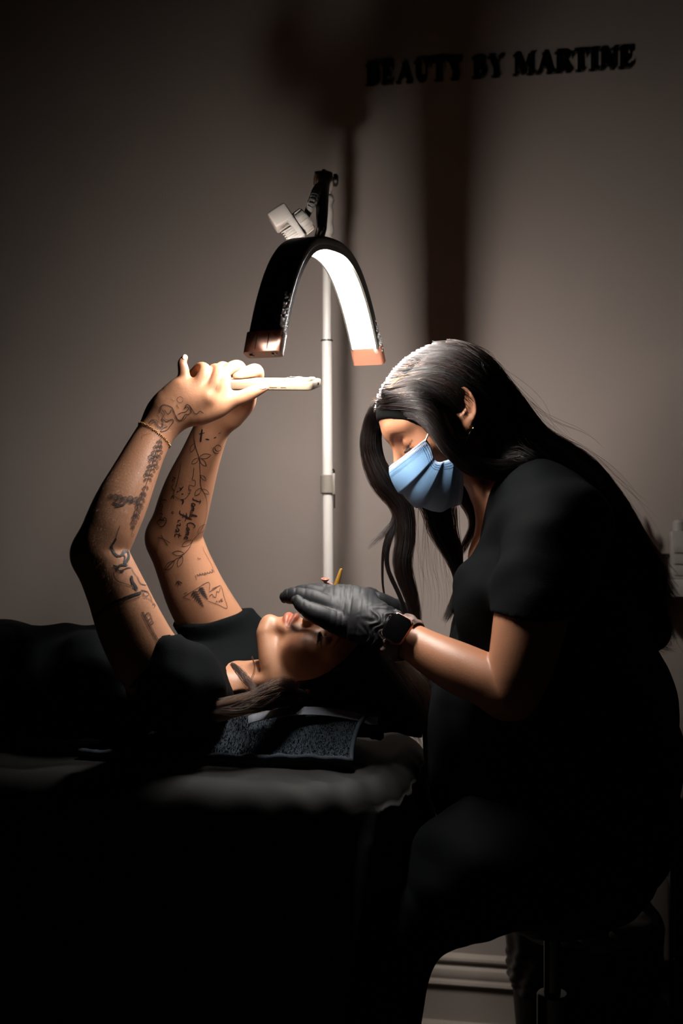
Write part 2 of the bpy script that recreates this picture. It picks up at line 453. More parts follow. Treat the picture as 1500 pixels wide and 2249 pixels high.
class Model:
    def __init__(s, off=0.0, fold=None): s.items = []; s.off = off; s.fold = fold
    def u(s, f, k=0.01): s.items.append(('u', f, k)); return s
    def s(s, f, k=0.004): s.items.append(('s', f, k)); return s
    def i(s, f, k=0.002): s.items.append(('i', f, k)); return s
    def __call__(s, X, near=None):
        d = np.full(len(X), 10.0, F32)
        for j, (op, f, k) in enumerate(s.items):
            if near is not None:
                if near[j] is None: continue
                q = f(X, near[j]) if isinstance(f, Model) else f(X)
            else: q = f(X)
            d = smin(d, q, k) if op == 'u' else (smax(d, -q, k) if op == 's' else smax(d, q, k))
        d = d - F32(s.off)
        if s.fold is not None: d = d + s.fold(X)
        return d
    def table(s, C):
        """values of every item at the block centres, nested models too"""
        return [(f(C), f.table(C) if isinstance(f, Model) else None) for op, f, k in s.items]
    def pick(s, tab, b, R, extra=0.0):
        out = []
        for (op, f, k), (q, sub) in zip(s.items, tab):
            e = extra + abs(s.off)
            if op != 'i' and q[b] > R * 2.5 + k * 1.6 + e + 0.012: out.append(None)
            elif sub is not None: out.append(f.pick(sub, b, R, e + k))
            else: out.append(True)
        return out
def close_holes(V, Q):
    """closes the few small gaps where neighbouring blocks disagreed"""
    E = np.concatenate([Q[:, [0, 1]], Q[:, [1, 2]], Q[:, [2, 3]], Q[:, [3, 0]]]); n = len(V)
    k = np.minimum(E[:, 0], E[:, 1]).astype(np.int64) * n + np.maximum(E[:, 0], E[:, 1])
    u, ix, c = np.unique(k, return_index=True, return_counts=True)
    nxt = {int(b): int(a) for a, b in E[ix[c == 1]]}
    newV, newQ = [], []
    while nxt:
        s0 = next(iter(nxt)); loop = [s0]; cur = nxt.pop(s0)
        while cur != s0 and cur in nxt and len(loop) < 60: loop.append(cur); cur = nxt.pop(cur)
        if cur != s0 or len(loop) % 2 or len(loop) > 50: continue
        if len(loop) == 4: newQ.append(loop); continue
        ci = n + len(newV); newV.append(V[loop].mean(0))
        for j in range(0, len(loop), 2): newQ.append([loop[j], loop[(j + 1) % len(loop)], loop[(j + 2) % len(loop)], ci])
    if newV: V = np.vstack([V, newV])
    if newQ: Q = np.vstack([Q, np.array(newQ)])
    return V, Q
def surface(model, lo, hi, h, Bk=12, relax=1):
    lo = np.asarray(lo, float); hi = np.asarray(hi, float)
    nb = np.ceil((hi - lo) / (h * Bk)).astype(int)
    g = np.stack(np.meshgrid(*[np.arange(n) for n in nb], indexing='ij'), -1).reshape(-1, 3)
    C = (lo + (g + 0.5) * Bk * h).astype(F32); R = 0.866 * Bk * h
    D = model(C)
    keep = np.abs(D) < R * 1.38 + 0.004
    g = g[keep]; C = C[keep]
    near = model.table(C)
    m = Bk + 1
    loc = np.stack(np.meshgrid(*[np.arange(m)] * 3, indexing='ij'), -1).reshape(-1, 3)
    locf = (loc * h).astype(F32)
    vals = np.empty((len(g), m, m, m), F32)
    for b in range(len(g)):
        X = (lo + g[b] * Bk * h).astype(F32) + locf
        vals[b] = model(X, model.pick(near, b, R)).reshape(m, m, m)
    S = vals < 0
    cs = np.zeros((len(g), Bk, Bk, Bk), np.int8)
    for a in (0, 1):
        for b_ in (0, 1):
            for c in (0, 1): cs += S[:, a:a + Bk, b_:b_ + Bk, c:c + Bk]
    act = np.argwhere((cs > 0) & (cs < 8))
    bi, I = act[:, 0], act[:, 1:]
    cv = np.stack([vals[bi, I[:, 0] + a, I[:, 1] + b_, I[:, 2] + c] for a in (0, 1) for b_ in (0, 1) for c in (0, 1)], 1)
    corner = np.array([(a, b_, c) for a in (0, 1) for b_ in (0, 1) for c in (0, 1)], F32)
    acc = np.zeros((len(act), 3), F32); cnt = np.zeros(len(act), F32)
    for e0 in range(8):
        for bit in (1, 2, 4):
            e1 = e0 | bit
            if e1 == e0: continue
            v0, v1 = cv[:, e0], cv[:, e1]; x = (v0 < 0) != (v1 < 0)
            t = np.where(x, v0 / np.where(x, v0 - v1, 1), 0)
            acc += np.where(x, 1.0, 0.0)[:, None].astype(F32) * (corner[e0] + t[:, None] * (corner[e1] - corner[e0])); cnt += x
    G = g[bi] * Bk + I
    N = nb * Bk + 2
    key = (G[:, 0].astype(np.int64) * N[1] + G[:, 1]) * N[2] + G[:, 2]
    order = np.argsort(key); key = key[order]
    V = (lo + (G + acc / cnt[:, None]) * h)[order]
    quads = []
    st = np.array([N[1] * N[2], N[2], 1], np.int64)
    for ax in range(3):
        s0 = S[:, :Bk, :Bk, :Bk]; sl = [slice(None)] + [slice(1, m) if i == ax else slice(0, Bk) for i in range(3)]
        s1 = S[tuple(sl)]
        e = np.argwhere(s0 != s1); sign = s0[tuple(e.T)]
        Ge = g[e[:, 0]] * Bk + e[:, 1:]
        k0 = (Ge[:, 0].astype(np.int64) * N[1] + Ge[:, 1]) * N[2] + Ge[:, 2]
        u, v = st[(ax + 1) % 3], st[(ax + 2) % 3]
        ks = np.stack([k0, k0 - u, k0 - u - v, k0 - v], 1)
        ix = np.searchsorted(key, ks); ix = np.minimum(ix, len(key) - 1)
        ok = (key[ix] == ks).all(1)
        q = ix[ok]; sg = sign[ok]
        q[~sg] = q[~sg][:, ::-1]
        quads.append(q)
    Q = np.vstack(quads)
    V, Q = close_holes(V, Q)
    for _ in range(relax):
        n = len(V); acc2 = np.zeros((n, 3)); c2 = np.zeros(n)
        for a, b_ in ((0, 1), (1, 2), (2, 3), (3, 0)):
            for ax in range(3): acc2[:, ax] += np.bincount(Q[:, a], V[Q[:, b_], ax], n) + np.bincount(Q[:, b_], V[Q[:, a], ax], n)
            c2 += np.bincount(Q[:, a], minlength=n) + np.bincount(Q[:, b_], minlength=n)
        V = V * 0.5 + 0.5 * acc2 / np.maximum(c2, 1)[:, None]
    return V, Q
def join(parts):
    V = []; Q = []; o = 0
    for v, q in parts: V.append(v); Q.append(q + o); o += len(v)
    return np.vstack(V), np.vstack(Q)
def fold_noise(amp, freqs, seed):
    """gentle cloth folds: a few warped sine waves"""
    r = np.random.default_rng(seed)
    W = [(np.asarray(f, F32), r.uniform(0, 6.3), a) for f, a in freqs]
    def fn(X):
        w = np.sin(X @ np.array([9.0, 7.0, 11.0], F32)) * 0.8
        s = 0
        for f, ph, a in W: s = s + a * np.sin(X @ f + F32(ph) + w * 2.2)
        return (s * amp).astype(F32)
    return fn
def resample(g, m):
    c = catmull(np.array(g, float), 12); s = np.concatenate([[0], np.cumsum(np.linalg.norm(np.diff(c, axis=0), axis=1))])
    t = np.linspace(0, s[-1], m); return np.stack([np.interp(t, s, c[:, k]) for k in range(c.shape[1])], 1)

def pxtube(rows, **kw):
    """rows of (px, py, Y, radius in pixels)"""
    return Tube([P(a, b, y) for a, b, y, r in rows], [PX(r, y) for a, b, y, r in rows], **kw)
def cam_trace(model, pix, t0=1.45, t1=2.4):
    """where the sight lines through the photograph's pixels meet a modelled surface -> points, normals, hit"""
    pix = np.asarray(pix, float)
    d = np.stack([(pix[:, 0] - 750) / FPX, np.ones(len(pix)), -(pix[:, 1] - 1124.5) / FPX], 1)
    ln = np.linalg.norm(d, axis=1); d /= ln[:, None]
    o = np.array([0, CAM_Y, CAM_Z]); t = np.full(len(pix), t0); live = np.arange(len(pix))
    for _ in range(70):
        q = model((o + d[live] * t[live, None]).astype(F32)).astype(float); t[live] += q * 0.75
        live = live[(np.abs(q) > 0.0003) & (t[live] < t1)]
        if len(live) == 0: break
    X = o + d * t[:, None]; ok = (t < t1) & (np.abs(model(X.astype(F32))) < 0.0015)
    e = 0.001; N = np.stack([(model((X + e * k).astype(F32)) - model((X - e * k).astype(F32))) for k in np.eye(3)], 1).astype(float)
    N /= np.linalg.norm(N, axis=1)[:, None] + 1e-9
    return X, N, ok
class DepthMap:
    """the camera-facing side of a modelled mass, sampled on a grid"""
    def __init__(s, model, x0, y0, x1, y1, step=5):
        s.x0, s.y0, s.st = x0, y0, step; s.nx, s.ny = int((x1 - x0) / step) + 1, int((y1 - y0) / step) + 1
        gx, gy = np.meshgrid(x0 + np.arange(s.nx) * step, y0 + np.arange(s.ny) * step, indexing='ij')
        X, N, ok = cam_trace(model, np.stack([gx.ravel(), gy.ravel()], 1))
        s.Y = np.where(ok, X[:, 1], np.nan).reshape(s.nx, s.ny); s.N = N.reshape(s.nx, s.ny, 3)
    def __call__(s, pix):
        fx = np.clip((pix[:, 0] - s.x0) / s.st, 0, s.nx - 1.001); fy = np.clip((pix[:, 1] - s.y0) / s.st, 0, s.ny - 1.001)
        i, j = fx.astype(int), fy.astype(int); a, b = fx - i, fy - j
        Y = (s.Y[i, j] * (1 - a) + s.Y[i + 1, j] * a) * (1 - b) + (s.Y[i, j + 1] * (1 - a) + s.Y[i + 1, j + 1] * a) * b
        return Y, s.N[np.round(fx).astype(int), np.round(fy).astype(int)]
class Cyl:
    """upright cylinder, z0..z1"""
    def __init__(s, c, r, z0, z1): s.c = np.asarray(c, F32); s.r, s.z0, s.z1 = r, z0, z1
    def __call__(s, X):
        q = np.sqrt((X[:, 0] - s.c[0]) ** 2 + (X[:, 1] - s.c[1]) ** 2) - F32(s.r)
        return np.maximum(q, np.maximum(X[:, 2] - F32(s.z1), F32(s.z0) - X[:, 2])).astype(F32)
# ------------------------------------------------------------------ a head: face shape in its own frame (f forward, l to its left, u up; origin between the ears)
def head_model(O, R, sc=1.0, eyes=True, du=0.0):
    """R columns: forward, left, up (world).  Returns the model and a function from head to world"""
    w = lambda f, l, u: np.asarray(O) + R @ (np.array([f, l, u]) * sc)
    T = lambda pts, rs, **k: Tube([w(*p) for p in pts], np.array(rs) * sc, **k)
    E = lambda c, r, RR=None: Ell(w(*c), np.array(r) * sc, R if RR is None else R @ RR)
    m = Model()
    m.u(E((-0.006, 0, 0.036), (0.094, 0.073, 0.079)), 0)
    m.u(E((0.040, 0, 0.028), (0.053, 0.060, 0.058)), 0.03)                    # forehead
    m.u(E((0.032, 0, -0.022), (0.057, 0.053, 0.064)), 0.026)                   # face
    for s in (-1, 1):
        m.u(T([(0.004, s * 0.054, -0.045), (0.030, s * 0.044, -0.068), (0.066, s * 0.017, -0.088)], (0.017, 0.0160, 0.0140)), 0.018)   # jaw
        m.u(E((0.060, s * 0.036, -0.022), (0.022, 0.022, 0.024)), 0.022)      # cheek
        m.u(T([(0.086, s * 0.006, 0.028), (0.082, s * 0.026, 0.034), (0.068, s * 0.047, 0.028)], (0.009, 0.0095, 0.008)), 0.014)      # brow
    m.u(E((0.076, 0, -0.0875), (0.0165, 0.018, 0.0145)), 0.014)                # chin
    m.u(E((0.083, 0, -0.054), (0.0125, 0.026, 0.020)), 0.014)                 # muzzle
    for s in (-1, 1):
        m.s(E((0.100, s * 0.0335, 0.010 + du), (0.020, 0.017, 0.0115)), 0.012)     # eye socket
    m.u(T([(0.083, 0, 0.022), (0.090, 0, 0.010), (0.1035, 0, -0.014), (0.1095, 0, -0.0235)], (0.0075, 0.0068, 0.0072, 0.0090)), 0.009)  # nose
    for s in (-1, 1):
        m.u(E((0.0985, s * 0.0115, -0.0275), (0.0100, 0.0066, 0.0068)), 0.005)
        m.s(E((0.1035, s * 0.0062, -0.0350), (0.0050, 0.0034, 0.0042)), 0.003)
    m.s(T([(0.106, 0, -0.036), (0.103, 0, -0.045)], (0.0022, 0.0026)), 0.004)  # philtrum
    for s in (-1, 1):
        if eyes:
            m.u(E((0.0722, s * 0.0325, 0.0095 + du), (0.0146, 0.0150, 0.0140)), 0.004)     # closed lid over the eyeball
            m.s(T([(0.0825, s * 0.0205, 0.0060 + du), (0.0868, s * 0.0325, 0.0030 + du), (0.0775, s * 0.0450, 0.0055 + du)], (0.0008, 0.0008, 0.0008)), 0.0016)   # lid line
            m.s(T([(0.0825, s * 0.0215, 0.0150 + du), (0.0845, s * 0.0325, 0.0195 + du), (0.0755, s * 0.0455, 0.0150 + du)], (0.0007, 0.0007, 0.0007)), 0.003)   # lid crease
    m.u(T([(0.0845, -0.024, -0.0535), (0.0945, -0.011, -0.0490), (0.0975, -0.004, -0.0475), (0.0968, 0, -0.0482), (0.0975, 0.004, -0.0475), (0.0945, 0.011, -0.0490), (0.0845, 0.024, -0.0535)],
          (0.0016, 0.0040, 0.0047, 0.0045, 0.0047, 0.0040, 0.0016)), 0.0035)
    m.u(T([(0.0840, -0.022, -0.0555), (0.0930, -0.012, -0.0590), (0.0955, 0, -0.0605), (0.0930, 0.012, -0.0590), (0.0840, 0.022, -0.0555)], (0.0016, 0.0048, 0.0058, 0.0048, 0.0016)), 0.0035)
    m.s(T([(0.086, -0.025, -0.0543), (0.0985, -0.010, -0.0540), (0.1010, 0, -0.0545), (0.0985, 0.010, -0.0540), (0.086, 0.025, -0.0543)], (0.0007, 0.0010, 0.0011, 0.0010, 0.0007)), 0.002)
    for s in (-1, 1):                                                          # ears
        a = math.radians(14)
        RE = np.array([[math.cos(a), 0, -math.sin(a)], [0, 1, 0], [math.sin(a), 0, math.cos(a)]])
        b = math.radians(22) * s
        RE = RE @ np.array([[math.cos(b), -math.sin(b), 0], [math.sin(b), math.cos(b), 0], [0, 0, 1]]).T
        ec = np.array([-0.012, s * 0.0765, 0.000])
        q = lambda f, l, u: ec + RE @ np.array([f, l, u])
        m.u(Ell(w(*q(0, 0, 0.002)), np.array((0.0165, 0.0058, 0.028)) * sc, R @ RE), 0.006)
        m.s(Ell(w(*q(0.003, s * 0.0065, 0.004)), np.array((0.0105, 0.0060, 0.0200)) * sc, R @ RE), 0.003)
        ring = [q(0.017 * math.cos(t), s * 0.0035, 0.006 + 0.026 * math.sin(t)) for t in np.linspace(-0.3, 4.3, 12)]
        m.u(T(ring, [0.0028] * 12, n=2), 0.003)
        m.u(T([q(0.009, s * 0.003, -0.010), q(-0.004, s * 0.003, 0.001), q(-0.003, s * 0.003, 0.018)], (0.0030, 0.0028, 0.0018)), 0.003)
        m.u(Ell(w(*q(0.006, s * 0.001, -0.026)), np.array((0.0080, 0.0045, 0.0090)) * sc, R @ RE), 0.005)
        m.u(Ell(w(*q(0.0155, s * 0.001, -0.004)), np.array((0.0045, 0.0040, 0.0060)) * sc, R @ RE), 0.003)
    return m, w
def finger(pts, r, k=0.0):
    return Tube(pts, r, n=4)
# ------------------------------------------------------------------ where the phone is held, and the bed's height
BZ = 0.722
pt_ = math.radians(11)
pa = A + np.array([0, 0, -0.030]); pa /= np.linalg.norm(pa)
pw = B * math.cos(pt_) + np.array([0, 0, 1]) * math.sin(pt_); pw -= pa * (pw @ pa); pw /= np.linalg.norm(pw)
pz = np.cross(pa, pw)
RP = np.column_stack([pa, pw, pz])
pcen = P(585, 842.5, 0.004)
PLn, PWd, PTh = 0.164, 0.076, 0.0125
corner = P(863, 1720, -.255) * [1, 1, 0]                  # near corner of the bed's head end
def towel_z(a, b):
    """height above the sheet at bed coordinates (a from the head end, b from the near side)"""
    w_ = np.clip((.47 - a) / .19, 0, 1); w_ = w_ * w_ * (3 - 2 * w_)
    end = 1 / (1 + np.exp((0.045 - a) / .012))
    rise = 1 / (1 + np.exp(-(b - .165) / .013)) * np.exp(-(np.maximum(b - .215, 0) / .05) ** 2)
    return 0.008 + 0.072 * w_ * end * rise
class Padding:
    """everything below the towel's near side"""
    def __init__(s, m=.010): s.m = m
    def __call__(s, X):
        q = X.astype(float) - corner
        a, b = -(q @ A), q @ B
        h = np.where((b > .10) & (b < .36) & (a > -.05) & (a < .60), towel_z(np.clip(a, -.05, .6), b) + s.m, -.2)
        return ((X[:, 2] - BZ - h) * .6).astype(F32)
# ------------------------------------------------------------------ the client: lies on her back, head to the right, both arms raised with a phone
def skin_mat(name, col):
    m = mat(name, col, rough=0.46, bump=0.10, bscale=420, vary=0.07, vscale=22, spec=0.45)
    nt = m.node_tree; b = nt.nodes['Principled BSDF']
    b.inputs['Subsurface Weight'].default_value = 0.10
    b.inputs['Subsurface Radius'].default_value = (0.010, 0.004, 0.002)
    b.inputs['Subsurface Scale'].default_value = 0.6
    src = b.inputs['Base Color'].links[0].from_socket
    at = nt.nodes.new('ShaderNodeAttribute'); at.attribute_name = 'tint'
    mx = nt.nodes.new('ShaderNodeMixRGB'); mx.blend_type = 'MULTIPLY'; mx.inputs[0].default_value = 1.0
    nt.links.new(src, mx.inputs[1]); nt.links.new(at.outputs['Color'], mx.inputs[2])
    nt.links.new(mx.outputs[0], b.inputs['Base Color'])
    return m
def set_tint(me, col):
    a = me.color_attributes.new('tint', 'FLOAT_COLOR', 'POINT')
    c = np.ones((len(me.vertices), 4), np.float32); c[:, :3] = col
    a.data.foreach_set('color', c.ravel())
def soft(d, r, s=0.003): return np.clip((r - d) / s + 0.5, 0, 1)
def face_tint(V, w, sc, du=0.0, brow=(0.30, 0.22, 0.18), lip=(0.86, 0.50, 0.50)):
    X = V.astype(F32); tint = np.ones((len(V), 3), np.float32)
    O0 = w(0, 0, 0); LC_ = (V - O0) @ np.column_stack([w(1, 0, 0) - O0, w(0, 1, 0) - O0, w(0, 0, 1) - O0]) / sc ** 2
    def poly2(x, y, pts, hw_):
        """distance in the face plane to a tapering line"""
        C = resample(np.column_stack([np.array(pts), hw_]), 24); d = np.full(len(x), 9.0)
        for q in C: d = np.minimum(d, np.hypot(x - q[0], y - q[1]) - q[2])
        return d
    def blend(mask, c):
        nonlocal tint
        tint = tint * (1 - mask[:, None]) + np.array(c, np.float32) * mask[:, None]
    T = lambda pts, rs: Tube([w(*p) for p in pts], np.array(rs) * sc)
    for s in (-1, 1):
        blend(soft(Ell(w(0.074, s * 0.038, -0.020), 0.020 * sc)(X), 0, 0.014) * 0.55, (1.0, 0.84, 0.80))
        flat = lambda pts, hw_: poly2(LC_[:, 1] * s, LC_[:, 2], pts, hw_)
        blend(soft(flat([(0.008, 0.0180 + du), (0.020, 0.0280 + du), (0.033, 0.0315 + du), (0.050, 0.0255 + du)], (0.0022, 0.0034, 0.0030, 0.0008)), 0.0, 0.0022) * (LC_[:, 0] > .03) * 0.85, brow)
        blend(soft(flat([(0.0195, 0.0065 + du), (0.0260, 0.0035 + du), (0.0340, 0.0030 + du), (0.0420, 0.0045 + du), (0.0500, 0.0085 + du)], (0.0007, 0.0010, 0.0012, 0.0014, 0.0006)), 0.0, 0.0014) * (LC_[:, 0] > .03), (0.06, 0.04, 0.04))
        blend(soft(flat([(0.024, 0.0130 + du), (0.034, 0.0150 + du), (0.045, 0.0120 + du)], (0.003, 0.004, 0.003)), 0.0, 0.006) * (LC_[:, 0] > .03) * .35, (0.62, 0.50, 0.46))
    up = T([(0.0850, -0.023, -0.0535), (0.0945, -0.011, -0.0490), (0.0975, -0.004, -0.0475), (0.0968, 0, -0.0482), (0.0975, 0.004, -0.0475), (0.0945, 0.011, -0.0490), (0.0850, 0.023, -0.0535)], (0.0012, 0.0036, 0.0044, 0.0042, 0.0044, 0.0036, 0.0012))
    lo = T([(0.0845, -0.021, -0.0555), (0.0930, -0.012, -0.0590), (0.0955, 0, -0.0605), (0.0930, 0.012, -0.0590), (0.0845, 0.021, -0.0555)], (0.0012, 0.0042, 0.0052, 0.0042, 0.0012))
    blend(soft(np.minimum(up(X), lo(X)), 0.0018, 0.002), lip)
    blend(soft(T([(0.090, -0.022, -0.0543), (0.0965, 0, -0.0545), (0.090, 0.022, -0.0543)], (0.0008,) * 3)(X), 0.0004, 0.0012) * 0.7, (0.45, 0.2, 0.2))
    return tint
M_SKIN_A = skin_mat('fair skin', lin(176, 126, 96))
M_SHIRT = mat('black cotton jersey', lin(10, 13, 15), rough=0.9, bump=0.25, bscale=700, spec=0.08)
M_TROUSER = mat('black cloth', lin(8, 9, 10), rough=0.9, bump=0.2, bscale=600, spec=0.06)
M_HAIR_A = None
client = thing('person', 'person lying on her back holding a phone up, tattooed arms, black shirt', 'person', P(400, 1640, 0.05) * [1, 1, 0] + [0, 0, 0.75])

# head: up axis along the bed towards the head end, face up, turned a little towards the camera
yaw = math.radians(14)
hu = A * 1.0 + np.array([0, 0, -0.17]); hu /= np.linalg.norm(hu)
hf = np.array([0, 0, 1.0]) * math.cos(yaw) - B * math.sin(yaw); hf -= hu * (hf @ hu); hf /= np.linalg.norm(hf)
hl = np.cross(hu, hf)
HR_A = np.column_stack([hf, hl, hu])
HO_A = P(700, 1496, 0.065)
HSC_A = 1.05
head_a, hw_a = head_model(HO_A, HR_A, HSC_A)
body_a = Model()
body_a.u(head_a, 0)
# neck and upper chest
NKY = 0.055
body_a.u(Tube([hw_a(-0.022, 0, -0.030), hw_a(-0.032, 0, -0.078), P(548, 1522, NKY), P(492, 1538, NKY)], [0.050, 0.0450, 0.046, 0.054]), 0.012)
body_a.u(Tube([hw_a(0.020, 0.040, -0.050), P(580, 1496, NKY - .038), P(515, 1494, NKY - .025)], [0.010, 0.010, 0.009]), 0.012)
body_a.u(Tube([P(385, 1510, -0.10), P(412, 1528, -0.04), P(448, 1534, NKY), P(515, 1500, .12), P(535, 1452, .19)], [0.060, 0.054, 0.056, 0.056, 0.054]), 0.03)
# near arm (her left)
armL = Tube([P(a, b, y) for a, b, y, r in (
    (385, 1502, -0.10, 72), (330, 1452, -0.128, 76), (290, 1382, -0.138, 73), (258, 1305, -0.145, 65.5), (232, 1245, -0.148, 61), (222, 1215, -0.148, 57),
    (240, 1165, -0.138, 59), (266, 1105, -0.120, 57.5), (294, 1045, -0.100, 50), (320, 990, -0.082, 43.5), (342, 950, -0.070, 40.5), (362, 915, -0.062, 40))],
    [PX(r, y) for a, b, y, r in (
    (385, 1502, -0.10, 72), (330, 1452, -0.128, 76), (290, 1382, -0.138, 73), (258, 1305, -0.145, 65.5), (232, 1245, -0.148, 61), (222, 1215, -0.148, 57),
    (240, 1165, -0.138, 59), (266, 1105, -0.120, 57.5), (294, 1045, -0.100, 50), (320, 990, -0.082, 43.5), (342, 950, -0.070, 40.5), (362, 915, -0.062, 40))], n=8)
armL_m = Model().u(armL, 0).u(pxtube([(203, 1216, -0.148, 34), (194, 1216, -0.148, 28)]), 0.03)
# left hand: back of the hand to the camera, fingers over the phone's back, thumb along its edge
hL = Model()
Yh = -0.062
hL.u(pxtube([(362, 915, -.062, 38), (392, 888, -.066, 42), (425, 872, -.066, 40), (452, 868, -.062, 36)], flat=((0, 1, 0), 1.35)), 0)
hL.u(pxtube([(385, 905, -.066, 28), (430, 902, -.060, 30), (470, 892, -.052, 24)], flat=((0, 1, 0), 1.2)), 0.02)
hL.u(pxtube([(372, 880, -.064, 22), (396, 852, -.066, 20)]), 0.02)
fL = [
    [(396, 858, -.066, 15.5), (404, 836, -.067, 14), (403, 812, -.068, 12.2), (400, 797, -.068, 10), (406, 785, -.067, 7.2)],                       # little finger, upright
    [(423, 862, -.070, 16), (441, 836, -.072, 14.5), (450, 814, -.066, 14), (440, 808, -.042, 12.5), (424, 822, -.026, 11)],                        # ring finger, bent away
    [(455, 868, -.070, 17.5), (474, 842, -.074, 16), (482, 818, -.066, 15.5), (470, 812, -.038, 13), (458, 826, -.020, 11.5)],                      # middle finger
    [(466, 880, -.060, 17), (488, 852, -.060, 15), (494, 830, -.050, 13.5), (488, 822, -.020, 12), (480, 832, -.004, 11)],                          # index finger
]
for row in fL: hL.u(pxtube(row), 0.005)
hL.u(pxtube([(442, 904, -.052, 23), (486, 888, -.050, 22), (512, 878, -.052, 18.5), (536, 871, -.054, 15.8), (556, 861, -.056, 14.5), (574, 853, -.057, 11.5), (583, 851, -.057, 8)]), 0.014)
hL.u(pxtube([(425, 884, -.074, 15), (454, 872, -.078, 15)]), 0.012)          # knuckles
armL_m.u(hL, 0.016)
# far arm (her right)
rows = [(522, 1430, .200, 64), (480, 1388, .190, 70), (437, 1318, .180, 68), (408, 1252, .172, 62.5), (391, 1205, .166, 60), (387, 1178, .160, 57),
        (398, 1130, .148, 58), (415, 1072, .132, 53.5), (440, 1005, .112, 44), (464, 945, .094, 39), (486, 905, .082, 38)]
armR_m = Model().u(pxtube(rows, n=8), 0).u(pxtube([(362, 1182, .162, 36), (356, 1180, .162, 30)]), 0.03)
hR = Model()
hR.u(pxtube([(486, 908, .082, 36), (505, 890, .072, 38), (522, 876, .064, 34)], flat=((0.35, 0.93, 0), 1.3)), 0)
hR.u(pxtube([(508, 912, .068, 26), (532, 886, .052, 24), (545, 870, .040, 17)]), 0.018)
hR.u(pxtube([(528, 882, .045, 18), (520, 860, .034, 14), (505, 848, .022, 11)]), 0.012)                                     # its thumb, under the phone
fR = [
    [(510, 862, .088, 16), (500, 832, .086, 15), (497, 812, .074, 14), (486, 806, .052, 12), (476, 818, .036, 10)],
    [(524, 858, .080, 17), (527, 826, .080, 16), (524, 807, .066, 15.5), (508, 808, .042, 14), (490, 822, .026, 12)],
    [(540, 858, .070, 17), (562, 832, .070, 16), (562, 815, .056, 16), (545, 818, .030, 14.5), (524, 828, .014, 12)],
]
for row in fR: hR.u(pxtube(row), 0.004)
hR.u(pxtube([(520, 866, .084, 16), (545, 864, .066, 17)]), 0.012)
armR_m.u(hR, 0.016)
body_a.u(armL_m, 0.03)
body_a.u(armR_m, 0.03)
body_a.s(RBox(pcen, (PLn / 2 + .0012, PWd / 2 + .0012, PTh / 2 + .0014), RP, .004), 0.002)
t_ = time.time()
body_a.s(Padding(.018), 0.002)
body_a.i(Half((0, 0, BZ + .012), (0, 0, -1)), 0.003)
hi_part = surface(body_a, (-0.40, -0.26, 0.715), (0.17, 0.30, 1.36), 0.0022)
# torso and legs are under her clothes: coarser
FEET = P(-1500, 1560, 0.0)
bed_c = lambda a, b, z: P(480, 1640, 0.055) * [1, 1, 0] - A * a + B * b + np.array([0, 0, z])
trunk_a = Model()
trunk_a.u(Tube([bed_c(0.09, 0, .820), bed_c(0.15, 0, .815), bed_c(.26, 0, .812), bed_c(.38, 0, .815)], [0.070, 0.088, 0.082, 0.088], flat=(B, 0.80)), 0)
for s in (-1, 1):
    trunk_a.u(Ell(bed_c(0.17, s * 0.075, .868), (0.055, 0.058, 0.036), np.column_stack([A, B, [0, 0, 1]])), 0.03)
    trunk_a.u(Tube([bed_c(.40, s * .075, .812), bed_c(.62, s * .08, .80), bed_c(.82, s * .085, .79), bed_c(1.05, s * .09, .784), bed_c(1.22, s * .10, .768)], [0.082, 0.070, 0.052, 0.050, 0.036]), 0.03)
    trunk_a.u(Tube([bed_c(1.22, s * .10, .765), bed_c(1.25, s * .11, .80), bed_c(1.26, s * .13, .87)], [0.036, 0.034, 0.026]), 0.02)
trunk_a.s(Padding(.022), 0.002)
trunk_a.i(Half((0, 0, BZ + .020), (0, 0, -1)), 0.003)
lo_part = surface(trunk_a, bed_c(1.40, -.5, .70), bed_c(-.14, .5, 1.05) + [0.1, .1, 0], 0.007)
V, Q = join([hi_part, lo_part])
me = npmesh('body', V, Q)
tint = face_tint(V, hw_a, HSC_A)
# warmer knuckles, pale nails
nails = [((576, 850), -.066, 11), ((406, 782), -.072, 6.5), ((401, 781), -.066, 5)]
set_tint(me, tint)
body_obj_a = link('body', me, M_SKIN_A, client)
print('client body', len(Q), time.time() - t_)
# ------------------------------------------------------------------ the stylist: sits on a stool behind the client's head, bends over her, in scrubs, mask and gloves
M_SKIN_B = skin_mat('warm skin', lin(176, 122, 92))
M_SCRUB = mat('black scrubs', lin(9, 12, 14), rough=0.85, bump=0.2, bscale=500, spec=0.09)
M_GLOVE = mat('black nitrile', lin(26, 27, 30), rough=0.6, bump=0.04, bscale=300, spec=0.25)
stylist = thing('person', 'person in black scrubs, blue face mask and black gloves leaning over from a stool', 'person', P(1213, 2000, 0.05) * [1, 1, 0])
ph = math.radians(32); yb = math.radians(7)
sf = np.array([-math.cos(ph) * math.cos(yb), -math.cos(ph) * math.sin(yb), -math.sin(ph)])
su = np.array([-math.sin(ph), 0.0, math.cos(ph)]); su -= sf * (su @ sf); su /= np.linalg.norm(su)
sl = np.cross(su, sf)
HR_B = np.column_stack([sf, sl, su]); HSC_B = 1.03
HO_B = P(987, 922, 0.02)
head_b, hw_b = head_model(HO_B, HR_B, HSC_B, du=-0.006)
body_b = Model().u(head_b, 0)
body_b.u(Tube([hw_b(-0.022, 0, -0.030), hw_b(-0.022, 0, -0.075), P(1098, 1062, .03), P(1150, 1100, .035)], [0.054, 0.051, 0.052, 0.062]), 0.02)
body_b.u(Tube([hw_b(0.010, 0.045, -0.050), P(1052, 1082, -.012), P(1082, 1128, .015)], [0.013, 0.012, 0.012]), 0.016)
